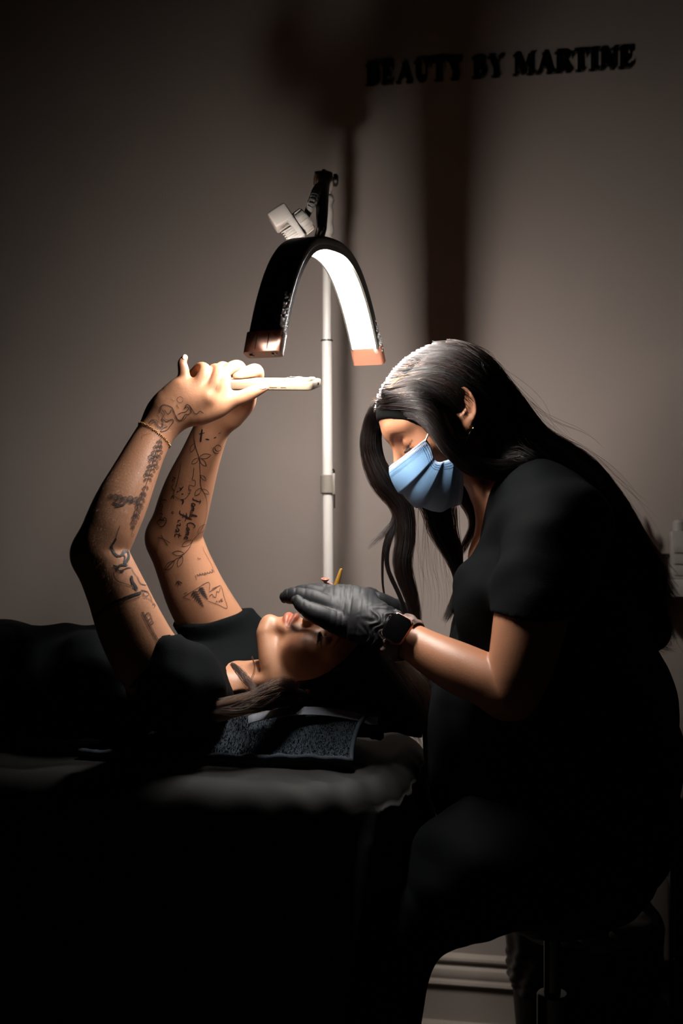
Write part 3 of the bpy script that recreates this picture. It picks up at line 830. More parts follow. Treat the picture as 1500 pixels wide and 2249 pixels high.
body_b.u(Tube([P(1225, 1165, -0.125), P(1180, 1120, -0.05), P(1160, 1115, .035), P(1180, 1125, .12), P(1215, 1160, .20)], [0.062, 0.060, 0.066, 0.060, 0.060]), 0.04)
body_b.u(Tube([P(1150, 1140, .035), P(1125, 1230, .035)], [.065, .070], flat=((0, 1, 0), 0.6)), 0.03)
rb = [(1222, 1165, -0.130, 92), (1195, 1245, -0.155, 88), (1170, 1335, -0.175, 82), (1153, 1420, -0.185, 76), (1138, 1480, -0.190, 68), (1118, 1514, -0.188, 60),
      (1068, 1494, -0.172, 59), (1005, 1466, -0.148, 56.5), (945, 1434, -0.122, 47), (905, 1410, -0.104, 41), (875, 1393, -0.092, 39)]
arm_bl = Model().u(pxtube(rb, n=8), 0).u(pxtube([(1124, 1538, -.188, 36), (1112, 1542, -.185, 28)]), .03)
hand_bl = Model()
pn = np.array([0.10, -0.80, 0.59]); pn /= np.linalg.norm(pn)
hand_bl.u(pxtube([(880, 1396, -.092, 38), (845, 1380, -.084, 45), (800, 1360, -.066, 55), (758, 1344, -.050, 54), (735, 1336, -.042, 46)], flat=(pn, 1.9)), 0)
hand_bl.u(pxtube([(800, 1325, -.020, 30), (750, 1312, -.006, 26)]), 0.018)
for row in ([(745, 1372, -.075, 21), (712, 1356, -.077, 19.5), (683, 1343, -.073, 16.5), (664, 1330, -.066, 13), (652, 1319, -.060, 9.5)],
            [(738, 1342, -.055, 23), (700, 1322, -.048, 20), (665, 1312, -.036, 18), (640, 1309, -.026, 15), (628, 1311, -.020, 11)],
            [(738, 1322, -.025, 23), (700, 1308, -.014, 19), (668, 1303, -.002, 16), (645, 1304, .006, 12)],
            [(742, 1310, .010, 22), (705, 1301, .022, 17), (672, 1300, .030, 14), (652, 1306, .034, 10)]):
    hand_bl.u(pxtube(row), 0.004)
hand_bl.u(pxtube([(800, 1362, .000, 24), (765, 1346, .030, 20), (735, 1332, .044, 16), (712, 1324, .050, 12)]), 0.012)
arm_bl.u(hand_bl, 0.014)
rb2 = [(1215, 1165, .215, 72), (1170, 1290, .250, 68), (1125, 1420, .270, 60), (1095, 1505, .275, 52), (1030, 1492, .250, 49), (960, 1462, .215, 43), (905, 1430, .185, 35)]
arm_br = Model().u(pxtube(rb2, n=4), 0)
hand_br = Model()
hand_br.u(pxtube([(905, 1426, .185, 33), (894, 1402, .165, 38), (872, 1364, .145, 42), (842, 1352, .130, 36)], flat=((0, 1, 0), 1.5)), 0)
for row in ([(844, 1332, .135, 17), (814, 1308, .118, 15), (792, 1308, .100, 13), (780, 1324, .090, 10)],
            [(842, 1348, .120, 17), (812, 1330, .100, 15), (790, 1332, .086, 13), (778, 1348, .080, 10)],
            [(848, 1366, .112, 16), (826, 1358, .092, 15), (814, 1368, .084, 13), (822, 1378, .090, 11)],
            [(857, 1380, .112, 15), (842, 1378, .096, 14), (836, 1386, .092, 12), (844, 1392, .098, 10)],
            [(877, 1348, .108, 19), (844, 1324, .092, 17), (814, 1316, .084, 14), (794, 1318, .082, 11)]):
    hand_br.u(pxtube(row), 0.004)
arm_br.u(hand_br, 0.014)
body_b.u(arm_bl, 0.03); body_b.u(arm_br, 0.03)
t_ = time.time()
hi_b = surface(body_b, (-0.14, -0.28, 0.79), (0.42, 0.36, 1.40), 0.0026)
trunk_b = Model()
trunk_b.u(pxtube([(1185, 1170, .04, 105), (1200, 1260, .04, 140), (1228, 1380, .04, 150), (1258, 1500, .04, 145), (1285, 1640, .04, 160), (1290, 1780, .04, 165)], flat=((0, 1, 0), 0.80)), 0)
for y_ in (-.055, .125): trunk_b.u(Ell(P(1105, 1320, y_), .062), 0.04)
for s, rr in ((-1, [(1300, 1830, -.05, 150), (1150, 1880, -.11, 145), (1035, 1918, -.15, 122), (1005, 1950, -.15, 92), (915, 2030, -.15, 70), (868, 2130, -.14, 58), (852, 2260, -.13, 54), (842, 2400, -.12, 48), (830, 2560, -.11, 44)]),
              (1, [(1300, 1820, .13, 138), (1160, 1850, .18, 125), (1060, 1875, .20, 98), (1020, 1890, .20, 82), (930, 1960, .20, 62), (870, 2080, .20, 50), (845, 2240, .20, 44), (830, 2380, .20, 40)])):
    trunk_b.u(pxtube(rr, n=3), 0.04)
    e = P(*rr[-1][:3]); e[2] = 0.045
    trunk_b.u(Tube([P(*rr[-1][:3]), e + [0, 0, .02], e + [-0.08, 0, -.005], e + [-0.16, 0, -0.012]], [0.038, 0.040, 0.034, 0.026]), 0.03)
SEAT_C = P(1213, 2048, .05); SEAT_T = SEAT_C[2] + .121
trunk_b.s(Cyl(SEAT_C, .178, SEAT_C[2] - .02, SEAT_T + .012), 0.012)
lo_b = surface(trunk_b, (-0.20, -0.34, 0.0), (0.62, 0.42, 1.12), 0.008)
V, Q = join([hi_b, lo_b])
me = npmesh('body', V, Q)
set_tint(me, face_tint(V, hw_b, HSC_B, du=-0.006, brow=(0.26, 0.19, 0.15)))
body_obj_b = link('body', me, M_SKIN_B, stylist)
print('stylist body', len(Q), time.time() - t_)

# ---- gloves
def wrinkle(X):
    s = X @ np.array([0.985, -0.05, -0.10], F32)
    t = X @ np.array([0.3, 0.7, -0.6], F32)
    a = np.sin(s * 560 + 1.4 * np.sin(t * 70) + 1.3 * np.sin(s * 137))
    return (0.0017 * np.maximum(a - 0.62, 0) * (1.2 + 0.8 * np.sin(s * 61 + t * 40)) + 0.0004 * np.sin(s * 150 + t * 130)).astype(F32)
cuff_r = [(r0[0], r0[1], r0[2], r0[3] + 1) for r0 in rb[-3:]]
gl = Model(off=0.0024, fold=wrinkle).u(hand_bl, 0).u(pxtube([(800, 1360, -.066, 40), (850, 1382, -.084, 41), (900, 1408, -.103, 42)]), 0.012)
gl.i(Half(P(893, 1403, -.10), P(905, 1409, -.104) - P(875, 1393, -.092)), 0.002)
def crumple(Pc, d, amp):
    Pc = np.asarray(Pc, F32); d = np.asarray(d, float); d = (d / np.linalg.norm(d)).astype(F32)
    def fn(X):
        s = (X - Pc) @ d
        m = np.exp(-(s / 0.030) ** 2)
        q = np.sin(s * 420 + 3.0 * np.sin(X @ np.array([120, 40, 190], F32)) + 2 * np.sin(X @ np.array([-70, 160, 60], F32)))
        return (-amp * m * q).astype(F32)
    return fn
_cr = crumple(P(865, 1388, -.088), P(905, 1409, -.104) - P(840, 1378, -.08), 0.0024)
gl.fold = lambda X: wrinkle(X) + _cr(X)
V, Q = surface(gl, (-0.11, -0.16, 0.85), (0.14, 0.08, 1.02), 0.0017)
mobj('glove', V, Q, M_GLOVE, stylist)
g2 = Model(off=0.0024, fold=wrinkle).u(hand_br, 0).u(pxtube([(860, 1408, .162, 33), (925, 1446, .196, 38)]), 0.012)
g2.i(Half(P(918, 1440, .192), P(940, 1452, .204) - P(900, 1430, .184)), 0.002)
V, Q = surface(g2, (-0.05, 0.04, 0.79), (0.20, 0.26, 1.00), 0.0028)
mobj('glove', V, Q, M_GLOVE, stylist)
print('gloves', time.time() - t_)
# ------------------------------------------------------------------ the client's shirt and trousers
t_ = time.time()
fold_a = fold_noise(0.0022, [((60, 20, 25), 0.8), ((35, -50, 40), 0.7), ((-20, 30, 95), 0.6), ((120, 60, -30), 0.35)], 3)
shirt = Model(off=0.0065, fold=fold_a)
shirt.u(Tube([P(385, 1510, -0.10), P(408, 1526, -0.04), P(440, 1532, NKY), P(505, 1496, .125), P(540, 1446, .19)], [0.064, 0.060, 0.062, 0.062, 0.062]), 0)
shirt.u(Tube([bed_c(0.08, 0, .815), bed_c(0.15, 0, .815), bed_c(.26, 0, .816), bed_c(.42, 0, .815)], [0.068, 0.090, 0.090, 0.090], flat=(B, 0.78)), 0.04)
for s_ in (-1, 1): shirt.u(Ell(bed_c(0.17, s_ * 0.075, .868), (0.060, 0.062, 0.038), np.column_stack([A, B, [0, 0, 1]])), 0.03)
slv = Model().u(pxtube([(392, 1512, -0.10, 78), (335, 1458, -0.128, 80), (300, 1400, -0.136, 77), (270, 1330, -0.142, 72)], n=4), 0)
hemA = P(389, 1403, -.13); hemB = P(298, 1558, -.15)
hd = hemB - hemA; hn = np.cross(hd, np.array([0.25, 1.0, 0.0])); hn /= np.linalg.norm(hn)
if hn[0] > 0: hn = -hn
slv.i(Half(hemA, hn), 0.004)
shirt.u(slv, 0.012)
slr = Model().u(pxtube([(528, 1432, .200, 66), (488, 1388, .190, 74), (440, 1322, .180, 70)], n=4), 0)
ha, hb = P(521, 1351, .19), P(384, 1378, .19)
hn2 = np.cross(hb - ha, np.array([0.15, 1.0, 0.1])); hn2 /= np.linalg.norm(hn2)
if hn2[2] < 0: hn2 = -hn2
slr.i(Half(ha, hn2), 0.004)
shirt.u(slr, 0.012)
shirt.s(Tube([P(502, 1536, NKY - .02), P(585, 1512, NKY - .02), hw_a(-.02, 0, -.02)], [0.0555, 0.052, 0.072], smooth=False), 0.006)
shirt.s(Padding(.018), 0.002)
shirt.i(Half((0, 0, BZ + .017), (0, 0, -1)), 0.004)
V, Q = surface(shirt, bed_c(.46, -.36, .70) - [0.05, 0, 0], (0.0, 0.34, 1.0), 0.004)
mobj('shirt', V, Q, M_SHIRT, client)
# hem of the near sleeve: a stitched double edge
pants = Model(off=0.010, fold=fold_noise(0.003, [((50, 10, 30), 0.8), ((25, -60, 20), 0.6)], 5))
pants.u(Tube([bed_c(.36, 0, .816), bed_c(.44, 0, .812)], [0.086, 0.092], flat=(B, 0.74)), 0)
for s_ in (-1, 1):
    pants.u(Tube([bed_c(.40, s_ * .075, .815), bed_c(.62, s_ * .08, .80), bed_c(.82, s_ * .085, .79), bed_c(1.05, s_ * .09, .784), bed_c(1.19, s_ * .10, .772)], [0.085, 0.074, 0.060, 0.056, 0.048]), 0.03)
pants.i(Half((0, 0, BZ + .019), (0, 0, -1)), 0.004)
V, Q = surface(pants, bed_c(1.35, -.36, .68), bed_c(.28, .36, 1.0) + [.02, .1, 0], 0.008)
mobj('trousers', V, Q, M_TROUSER, client)

# ------------------------------------------------------------------ the stylist's scrubs
fold_b = fold_noise(0.0026, [((30, 15, 40), 0.8), ((-45, 25, 30), 0.7), ((60, -20, 20), 0.5), ((15, 60, 70), 0.4)], 9)
top = Model(off=0.006, fold=fold_b)
top.u(pxtube([(1178, 1150, .04, 100), (1192, 1250, .04, 152), (1216, 1370, .04, 186), (1212, 1490, .04, 228), (1206, 1610, .04, 271), (1218, 1745, .04, 251)], flat=((0, 1, 0), 0.80)), 0)
for y_ in (-.065, .135): top.u(Ell(P(1098, 1325, y_), (.068, .07, .085)), 0.04)
top.u(Tube([P(1228, 1165, -0.125), P(1185, 1122, -0.05), P(1165, 1118, .035), P(1185, 1128, .12), P(1218, 1162, .20)], [0.072, 0.071, 0.072, 0.070, 0.068]), 0.045)
sb = Model().u(pxtube([(1230, 1168, -0.128, 98), (1202, 1240, -0.152, 97), (1180, 1310, -0.170, 92), (1166, 1370, -.178, 90)], n=4), 0)
sb.i(Half(P(1170, 1336, -.175), np.array([0.03, 0.10, -1.0])), 0.003)
top.u(sb, 0.014)
sr = Model().u(pxtube([(1218, 1166, .212, 80), (1176, 1285, .248, 78), (1150, 1350, .258, 75)], n=4), 0)
sr.i(Half(P(1160, 1330, .255), np.array([-0.1, 0, -1.0])), 0.003)
top.u(sr, 0.014)
# V neck: a wedge opened over the throat
vd = np.array([-0.86, 0, -0.50])
top.s(Tube([P(1070, 1035, .02), P(1092, 1068, .028), P(1066, 1118, .022), P(1040, 1172, .022)], [0.052, 0.050, 0.038, 0.012], smooth=False), 0.006)
V, Q = surface(top, (0.06, -0.32, 0.60), (0.62, 0.42, 1.26), 0.004)
mobj('scrub_top', V, Q, M_SCRUB, stylist)
sp = Model(off=0.008, fold=fold_noise(0.0028, [((30, 15, 40), 0.8), ((-45, 25, 30), 0.7)], 12))
sp.u(pxtube([(1268, 1690, .04, 200), (1282, 1780, .04, 192)], flat=((0, 1, 0), 0.80)), 0)
for rr in ([(1300, 1815, -.05, 152), (1150, 1868, -.11, 148), (1036, 1918, -.15, 130), (1005, 1955, -.15, 102), (915, 2032, -.15, 78), (866, 2130, -.14, 67), (850, 2260, -.13, 62), (842, 2400, -.12, 58), (832, 2520, -.11, 54)],
           [(1300, 1815, .13, 140), (1160, 1850, .18, 128), (1060, 1875, .20, 102), (1020, 1890, .20, 86), (930, 1962, .20, 66), (868, 2080, .20, 55), (842, 2240, .20, 50), (830, 2350, .20, 46)]):
    sp.u(pxtube(rr, n=3), 0.03)
sp.s(Cyl(SEAT_C, .184, SEAT_C[2] - .02, SEAT_T + .014), 0.010)
V, Q = surface(sp, (0.0, -0.34, 0.10), (0.66, 0.42, 0.86), 0.006)
mobj('scrub_trousers', V, Q, M_SCRUB, stylist)
for body_l, Yf in ((trunk_b, -.11), (trunk_b, .20)):
    e = P(830, 2560, -.11) if Yf < 0 else P(830, 2380, .20)
    e[2] = 0.045
    sh = Model(off=0.006).u(Tube([e + [0.03, 0, .0], e + [-.05, 0, -.005], e + [-0.12, 0, -.010], e + [-.165, 0, -.014]], [0.036, 0.040, 0.037, 0.026]), 0).u(Tube([e + [.01, 0, .0], e + [.015, 0, .035]], [.036, .036]), .02)
    sh.i(Half((0, 0, 0.0), (0, 0, -1)), 0.0).i(Half(e + [0, 0, .035], (0, 0, 1)), 0.002)
    V, Q = surface(sh, e - [.25, .09, .05], e + [.12, .09, .10], 0.005)
    mobj('shoe', V, Q, M_TROUSER, stylist)
print('clothes', time.time() - t_)
# ------------------------------------------------------------------ face mask, lashes, ear studs
M_MASK = mat('blue non-woven mask', lin(150, 186, 222), rough=0.75, bump=0.15, bscale=900, spec=0.2)
_nt = M_MASK.node_tree
_at = _nt.nodes.new('ShaderNodeAttribute'); _at.attribute_name = 'tint'
_nt.links.new(_at.outputs['Color'], _nt.nodes['Principled BSDF'].inputs['Base Color'])
M_LOOP = mat('white elastic', lin(226, 218, 210), rough=0.7)
M_STITCH = mat('mask weld dots', lin(96, 132, 176), rough=0.8)
cen = catmull([(.1185, -.012), (.1245, -.026), (.1225, -.052), (.1130, -.082), (.0900, -.108), (.0580, -.1200)], 10)
edg = catmull([(.0600, -.006), (.0600, -.022), (.0645, -.043), (.0480, -.050), (.0270, -.050)], 10)
def along(C, v):
    i = v * (len(C) - 1); j = min(int(i), len(C) - 2); return C[j] * (1 - (i - j)) + C[j + 1] * (i - j)
def mask_pt(h, v, off=0.0):
    s = 1 if h >= 0 else -1; th = abs(h) * math.pi / 2
    c, e = along(cen, v), along(edg, v)
    q = c * math.cos(th) ** 0.9 + e * (1 - math.cos(th) ** 0.9)
    l = 0.0665 * math.sin(th)
    pl = 0.0
    if 0.22 < v < 0.90:                                   # three pleats that open towards the middle
        k = (v - 0.22) / 0.68 * 3.0
        pl = (0.0048 * (1 - abs(h) ** 3) + 0.0012) * ((k % 1.0) if (k % 1.0) < 0.82 else (1 - (k % 1.0)) / 0.18 * 0.82) * (0.8 if k < 1 else 1.0)
    pl += 0.0010 * math.sin(9 * h + 5 * v) + off
    n = np.array([math.cos(th * .9), s * math.sin(th * .9) * 0.9, -0.5 * v])
    return hw_b(*(np.array([q[0], s * l, q[1]]) + n * pl))
NU, NV = 64, 90
Vm, Fm = s_sheet(lambda u, v: mask_pt(2 * u - 1, v), NU, NV, thick=-0.0012)
me = npmesh('face_mask', Vm, Fm)
tint = np.ones((len(Vm), 3), np.float32)
half = (NU + 1) * (NV + 1)
for k in range(len(Vm)):
    i, j = divmod(k % half, NV + 1); v = j / NV; h = abs(2 * i / NU - 1)
    blue = np.array(lin(138, 182, 226)[:3]); white = np.array(lin(206, 216, 236)[:3])
    w_ = 1.0 if v < 0.105 else (0.55 if v > 0.945 else (0.45 if h > 0.95 else 0.0))
    if k >= half: w_ = 0.9
    tint[k] = blue * (1 - w_) + white * w_
set_tint(me, tint)
mask_o = link('face_mask', me, M_MASK, stylist)
dots = MB()
def dot_row(fn, n):
    for k in range(n):
        p = fn((k + .5) / n); q = fn((k + .9) / n); r = fn((k + .5) / n, 0.0010)
        d = q - p; d /= np.linalg.norm(d) + 1e-9; nn = r - p; nn /= np.linalg.norm(nn) + 1e-9
        dots.add(*s_box(p + nn * 0.0003, (0.0009, 0.0006, 0.0005), np.column_stack([d, np.cross(nn, d), nn])))
for v in (0.028, 0.092, 0.125): dot_row(lambda t, o=0.0, v=v: mask_pt(2 * t - 1, v, o), 90)
for v in (0.905, 0.922, 0.94, 0.957): dot_row(lambda t, o=0.0, v=v: mask_pt(2 * t - 1, v, o), 60)
for h in (0.90, 0.93, 0.96):
    for s in (-1, 1): dot_row(lambda t, o=0.0, h=h * s: mask_pt(h, 0.1 + 0.8 * t, o), 34)
tag(dots.build('weld_dots', M_STITCH, mask_o, smooth=False), kind='stuff')
for s in (-1, 1):
    p0 = mask_pt(s * 0.98, 0.04, .001); p1 = mask_pt(s * 0.98, 0.965, .001)
    e0 = hw_b(0.010, s * 0.0790, 0.030); e1 = hw_b(-0.022, s * 0.080, 0.010); e2 = hw_b(-0.006, s * 0.0765, -0.026)
    if s > 0:
        lp = catmull([p0, p0 * .5 + e0 * .5 + sl * .003, e0, e1, e2, p1 * .5 + e2 * .5 + sl * .004, p1], 8)
    else:
        lp = catmull([p0, p0 * .5 + e0 * .5 - sl * .004, e0, e1, e2, p1 * .5 + e2 * .5 - sl * .004, p1], 8)
    MB().add(*s_tube(lp, 0.0014, 8)).build('ear_loop', M_LOOP, mask_o)
M_LASH = mat('dark lashes', lin(12, 9, 8), rough=0.6)
def lashes(w, sc, parent, n=26, ln=0.010, side=(-1, 1), du=0.0):
    for s in side:
        mb = MB()
        for k in range(n):
            t = k / (n - 1)
            a = np.array([0.0835 - 0.009 * t ** 2 + 0.010 * math.sin(t * math.pi), s * (0.0215 + 0.024 * t), 0.0050 + du - 0.0032 * math.sin(t * math.pi)])
            a[0] -= 0.0045
            L_ = ln * (0.65 + 0.5 * t) * (0.85 + 0.3 * ((k * 7) % 5) / 5)
            d = np.array([0.72, s * (0.45 * (t - 0.25)), -0.62])
            b = a + d * L_ * 0.55; c = a + d * L_ + np.array([0.0, s * 0.001 * t, 0.0030])
            mb.add(*s_tube([w(*a), w(*b), w(*c)], [0.00055, 0.00045, 0.00015], 4))
        mb.build('eyelash', M_LASH, parent)
lashes(hw_b, HSC_B, body_obj_b, n=34, ln=0.0105, du=-0.006)
lashes(hw_a, HSC_A, body_obj_a, ln=0.012)
M_GOLD = mat('gold', lin(212, 170, 96), rough=0.25, metal=1.0)
M_STEEL = mat('polished steel', lin(220, 220, 224), rough=0.15, metal=1.0)
MB().add(*s_tube([hw_b(-0.004 + .0026 * math.cos(t), .080, -.0275 + .0032 * math.sin(t)) for t in np.linspace(0, 6.0, 14)], 0.0005, 6)).build('earring', M_GOLD, stylist)
MB().add(*s_sphere(hw_a(-0.002, .0795, -.0235), 0.0019, 10)).build('earring', M_STEEL, client)
MB().add(*s_sphere(hw_a(-0.026, .083, .012), 0.0016, 10)).build('earring', M_STEEL, client)
# chain bracelet on the near wrist
br_c = P(337, 954, -.072); br_n = P(362, 915, -.062) - P(320, 990, -.082); RB = frame_from(br_n + np.array([0.02, 0.0, 0.01]))
mb = MB()
nb_ = 64
for k in range(nb_):
    t = 2 * math.pi * k / nb_
    q = None
    d = RB[:, 0] * math.cos(t) + RB[:, 1] * math.sin(t)
    rr = np.linspace(0.015, 0.05, 60); dd = armL_m((br_c + d * rr[:, None]).astype(F32)); r_ = rr[np.argmax(dd > 0.0006)]
    mb.add(*s_sphere(br_c + d * r_ + RB[:, 2] * 0.0006 * math.sin(k * 2.1), (0.00105, 0.00105, 0.0016), 6))
mb.build('bracelet', M_GOLD, client, auto=None)
# ------------------------------------------------------------------ phone in the raised hands
M_CASE = mat('cream silicone case', lin(128, 115, 97), rough=0.45, spec=0.4)
M_GLASS = mat('black glass', lin(8, 8, 9), rough=0.08, spec=0.6)
M_BLUE = mat('phone screen', lin(18, 16, 34), rough=0.1)
phone = thing('phone', 'phone in a cream case held flat above the face by two hands', 'phone', pcen)
ph_ = lambda x, y, z: pcen + RP @ np.array([x, y, z])
def rrect(L_, W_, r, n=6):
    out = []
    for cx, cy, a0 in ((L_ / 2 - r, W_ / 2 - r, 0), (-L_ / 2 + r, W_ / 2 - r, 90), (-L_ / 2 + r, -W_ / 2 + r, 180), (L_ / 2 - r, -W_ / 2 + r, 270)):
        for k in range(n + 1):
            a = math.radians(a0 + 90 * k / n); out.append((cx + r * math.cos(a), cy + r * math.sin(a)))
    return out
def slab(L_, W_, r, z0, z1, ed, O, R):
    """rounded slab with eased edges"""
    V = []; F = []; rings = [(ed, z0), (ed * .3, z0 + ed * .3), (0, z0 + ed), (0, z1 - ed), (ed * .3, z1 - ed * .3), (ed, z1)]
    for ins, z in rings:
        for x, y in rrect(L_ - 2 * ins, W_ - 2 * ins, max(r - ins, .0005)): V.append(O + R @ np.array([x, y, z]))
    m = len(V) // len(rings)
    for j in range(len(rings) - 1):
        for i in range(m): F.append((j * m + i, j * m + (i + 1) % m, (j + 1) * m + (i + 1) % m, (j + 1) * m + i))
    F.append(tuple(range(m - 1, -1, -1))); F.append(tuple((len(rings) - 1) * m + i for i in range(m)))
    return V, F
MB().add(*slab(PLn, PWd, .012, -PTh / 2, PTh / 2, .0022, pcen, RP)).build('case', M_CASE, phone)
MB().add(*slab(PLn - .006, PWd - .006, .010, -PTh / 2 - .0006, -PTh / 2 + .0005, .0002, pcen, RP)).build('screen', M_BLUE, phone)
cb_ = MB().add(*slab(.044, .046, .010, PTh / 2 - .001, PTh / 2 + .0042, .0012, ph_(PLn / 2 - .026, -.010, 0), RP)).build('camera_bump', M_CASE, phone)
for x, y in ((-.010, -.010), (-.010, .011), (.010, 0.0)):
    MB().add(*s_lathe([(.0078, 0), (.0078, .0012), (.0068, .0016)], ph_(PLn / 2 - .026 + x, -.010 + y, PTh / 2 + .0040), pz, 20)).build('lens_ring', M_CASE, cb_)
    MB().add(*s_lathe([(.0062, 0), (.0062, .0018)], ph_(PLn / 2 - .026 + x, -.010 + y, PTh / 2 + .0041), pz, 20)).build('lens', M_GLASS, cb_)
for x, l_ in ((.004, .0050), (.0205, .0120), (.0365, .0085)):
    MB().add(*s_box(ph_(x, -PWd / 2 - .0003, -.0008), (l_, .0016, .0034), RP, .0006)).build('button', M_CASE, phone)
MB().add(*s_box(ph_(PLn / 2 + .0001, .006, 0), (.0006, .010, .0042), RP, .0002)).build('port', M_GLASS, phone)

# ------------------------------------------------------------------ tattooing pen and pigment ring behind the gloved hand
M_BRASS = mat('brushed gold metal', lin(206, 160, 70), rough=0.3, metal=0.55)
M_ROSE = mat('rose gold plastic', lin(188, 128, 112), rough=0.35, metal=0.3)
pen0, pen1 = P(750, 1249, .072), P(719, 1352, .082)
pd = pen1 - pen0; pl_ = np.linalg.norm(pd)
pen = thing('pigment_pen', 'slim gold pen tool sticking up behind the black gloved hand', 'pen', pen0)
MB().add(*s_lathe([(.0018, 0), (.0026, .002), (.0040, .018), (.0050, .034), (.0054, .050), (.0054, .056)], pen0, pd, 20)).build('barrel', M_BRASS, pen)
MB().add(*s_lathe([(.0060, 0), (.0062, .001), (.0062, .014), (.0058, .015)], pen0 + pd / pl_ * .054, pd, 20)).build('grip', M_BLACK, pen)
MB().add(*s_lathe([(.0045, 0), (.0012, .012), (.0006, .016)], pen0 + pd / pl_ * .068, pd, 16)).build('tip', M_STEEL, pen)
cup0 = P(714, 1286, .036)
cup = thing('pigment_cup', 'tiny rose gold trumpet cup ring on the gloved finger', 'cup', cup0)
ca_ = np.array([0.02, -0.25, 1.0])
MB().add(*s_lathe([(.0030, 0), (.0026, .004), (.0024, .0065), (.0030, .0085), (.0052, .0105), (.0064, .0125), (.0066, .0137), (.0058, .0137), (.0046, .0115), (.0018, .0095)], cup0 + [0, 0, -.002], ca_, 24)).build('cup', M_ROSE, cup)
rc = P(717, 1303, .036)
MB().add(*s_tube([rc + np.array([.0150 * math.cos(t), 0.002, .0160 * math.sin(t)]) for t in np.linspace(0, 2 * math.pi, 26)[:-1]], 0.0019, 8, closed=True)).build('band', M_ROSE, cup)

# ------------------------------------------------------------------ smartwatch over the glove's cuff
M_STRAP = mat('greige watch strap', lin(120, 100, 92), rough=0.6)
wc = P(889, 1400, -.098)
wax = P(945, 1434, -0.122) - P(875, 1393, -0.092); wax /= np.linalg.norm(wax)        # along the forearm, to the elbow
wn = np.array([-0.10, -0.90, 0.28]); wn -= wax * (wn @ wax); wn /= np.linalg.norm(wn)
wy = np.cross(wn, wax)
RWt = np.column_stack([wy, wax, wn])
rad = PX(42, -.098)
watch = thing('smartwatch', 'square black-faced smartwatch with rose case on the gloved wrist', 'watch', wc)
face = wc + wn * (rad + .0095)
slabR = RWt
MB().add(*slab(.043, .037, .0095, -.0042, .0042, .0022, face, slabR)).build('case', M_ROSE, watch)
MB().add(*slab(.0405, .0345, .0085, .0036, .0052, .0012, face, slabR)).build('screen', M_GLASS, watch)
MB().add(*s_lathe([(.0032, 0), (.0036, .0006), (.0036, .0026), (.0028, .0032)], face + wy * .010 - wax * .0182, -wax, 18)).build('crown', M_STEEL, watch)
def strap(u, v):
    t = math.radians(34 + 292 * u); d = wn * math.cos(t) + wy * math.sin(t)
    c0 = wc + wax * (v - .5) * .024
    rr = np.linspace(0.015, 0.055, 240); dd = np.minimum(arm_bl((c0 + d * rr[:, None]).astype(F32)), gl((c0 + d * rr[:, None]).astype(F32))) - .0028; r_ = rr[np.argmax(dd > 0)]
    return c0 + d * (r_ + .0012)
MB().add(*s_sheet(strap, 56, 4, thick=-.0018)).build('strap', M_STRAP, watch)
# ------------------------------------------------------------------ hair: a solid inner mass with strands lying over it
t_ = time.time()
def hair_material(name, col, rough=0.32, radial=0.35, mel=None):
    m = bpy.data.materials.new(name); m.use_nodes = True; nt = m.node_tree
    out = nt.nodes['Material Output']; nt.nodes.remove(nt.nodes['Principled BSDF'])
    h = nt.nodes.new('ShaderNodeBsdfHairPrincipled')
    h.parametrization = 'COLOR'
    h.inputs['Color'].default_value = col
    if mel:
        h.parametrization = 'MELANIN'
        h.inputs['Melanin'].default_value, h.inputs['Melanin Redness'].default_value, h.inputs['Random Color'].default_value = mel
    h.inputs['Roughness'].default_value = rough; h.inputs['Radial Roughness'].default_value = radial
    h.inputs['Random Roughness'].default_value = 0.3
    nt.links.new(h.outputs[0], out.inputs['Surface'])
    return m
M_STR_B = hair_material('black hair strands', (0.011, 0.010, 0.011, 1), 0.34, 0.45, (0.985, 0.5, 0.25))
M_MASS_B = mat('black hair', lin(5, 5, 5), rough=0.8, spec=0.1)
M_STR_A = hair_material('brown hair strands', (0.05, 0.025, 0.014, 1), 0.35, 0.45, (0.88, 0.9, 0.5))
M_MASS_A = mat('brown hair', lin(10, 7, 5), rough=0.8, spec=0.1)
def strands(name, L_, mat_, parent, r0=0.00017):
    """L_: list of (n,3) arrays, all of one length"""
    X = np.asarray(L_, np.float32); N, M = X.shape[:2]
    cu = bpy.data.hair_curves.new(name)
    cu.add_curves([M] * N)
    loc = Vector((0, 0, 0)); p = parent
    while p is not None: loc += p.location; p = p.parent
    cu.position_data.foreach_set('vector', X.ravel())
    ra = cu.attributes.get('radius') or cu.attributes.new('radius', 'FLOAT', 'POINT')
    prof = np.linspace(1, 0, M) ** 0.5 * 0.8 + 0.2
    ra.data.foreach_set('value', (np.tile(prof, N) * r0 * np.repeat(rng.uniform(.7, 1.3, N), M)).astype(np.float32))
    o = bpy.data.objects.new(name, cu); COL.objects.link(o); cu.materials.append(mat_)
    o.parent = parent; o.location = -loc
    return o
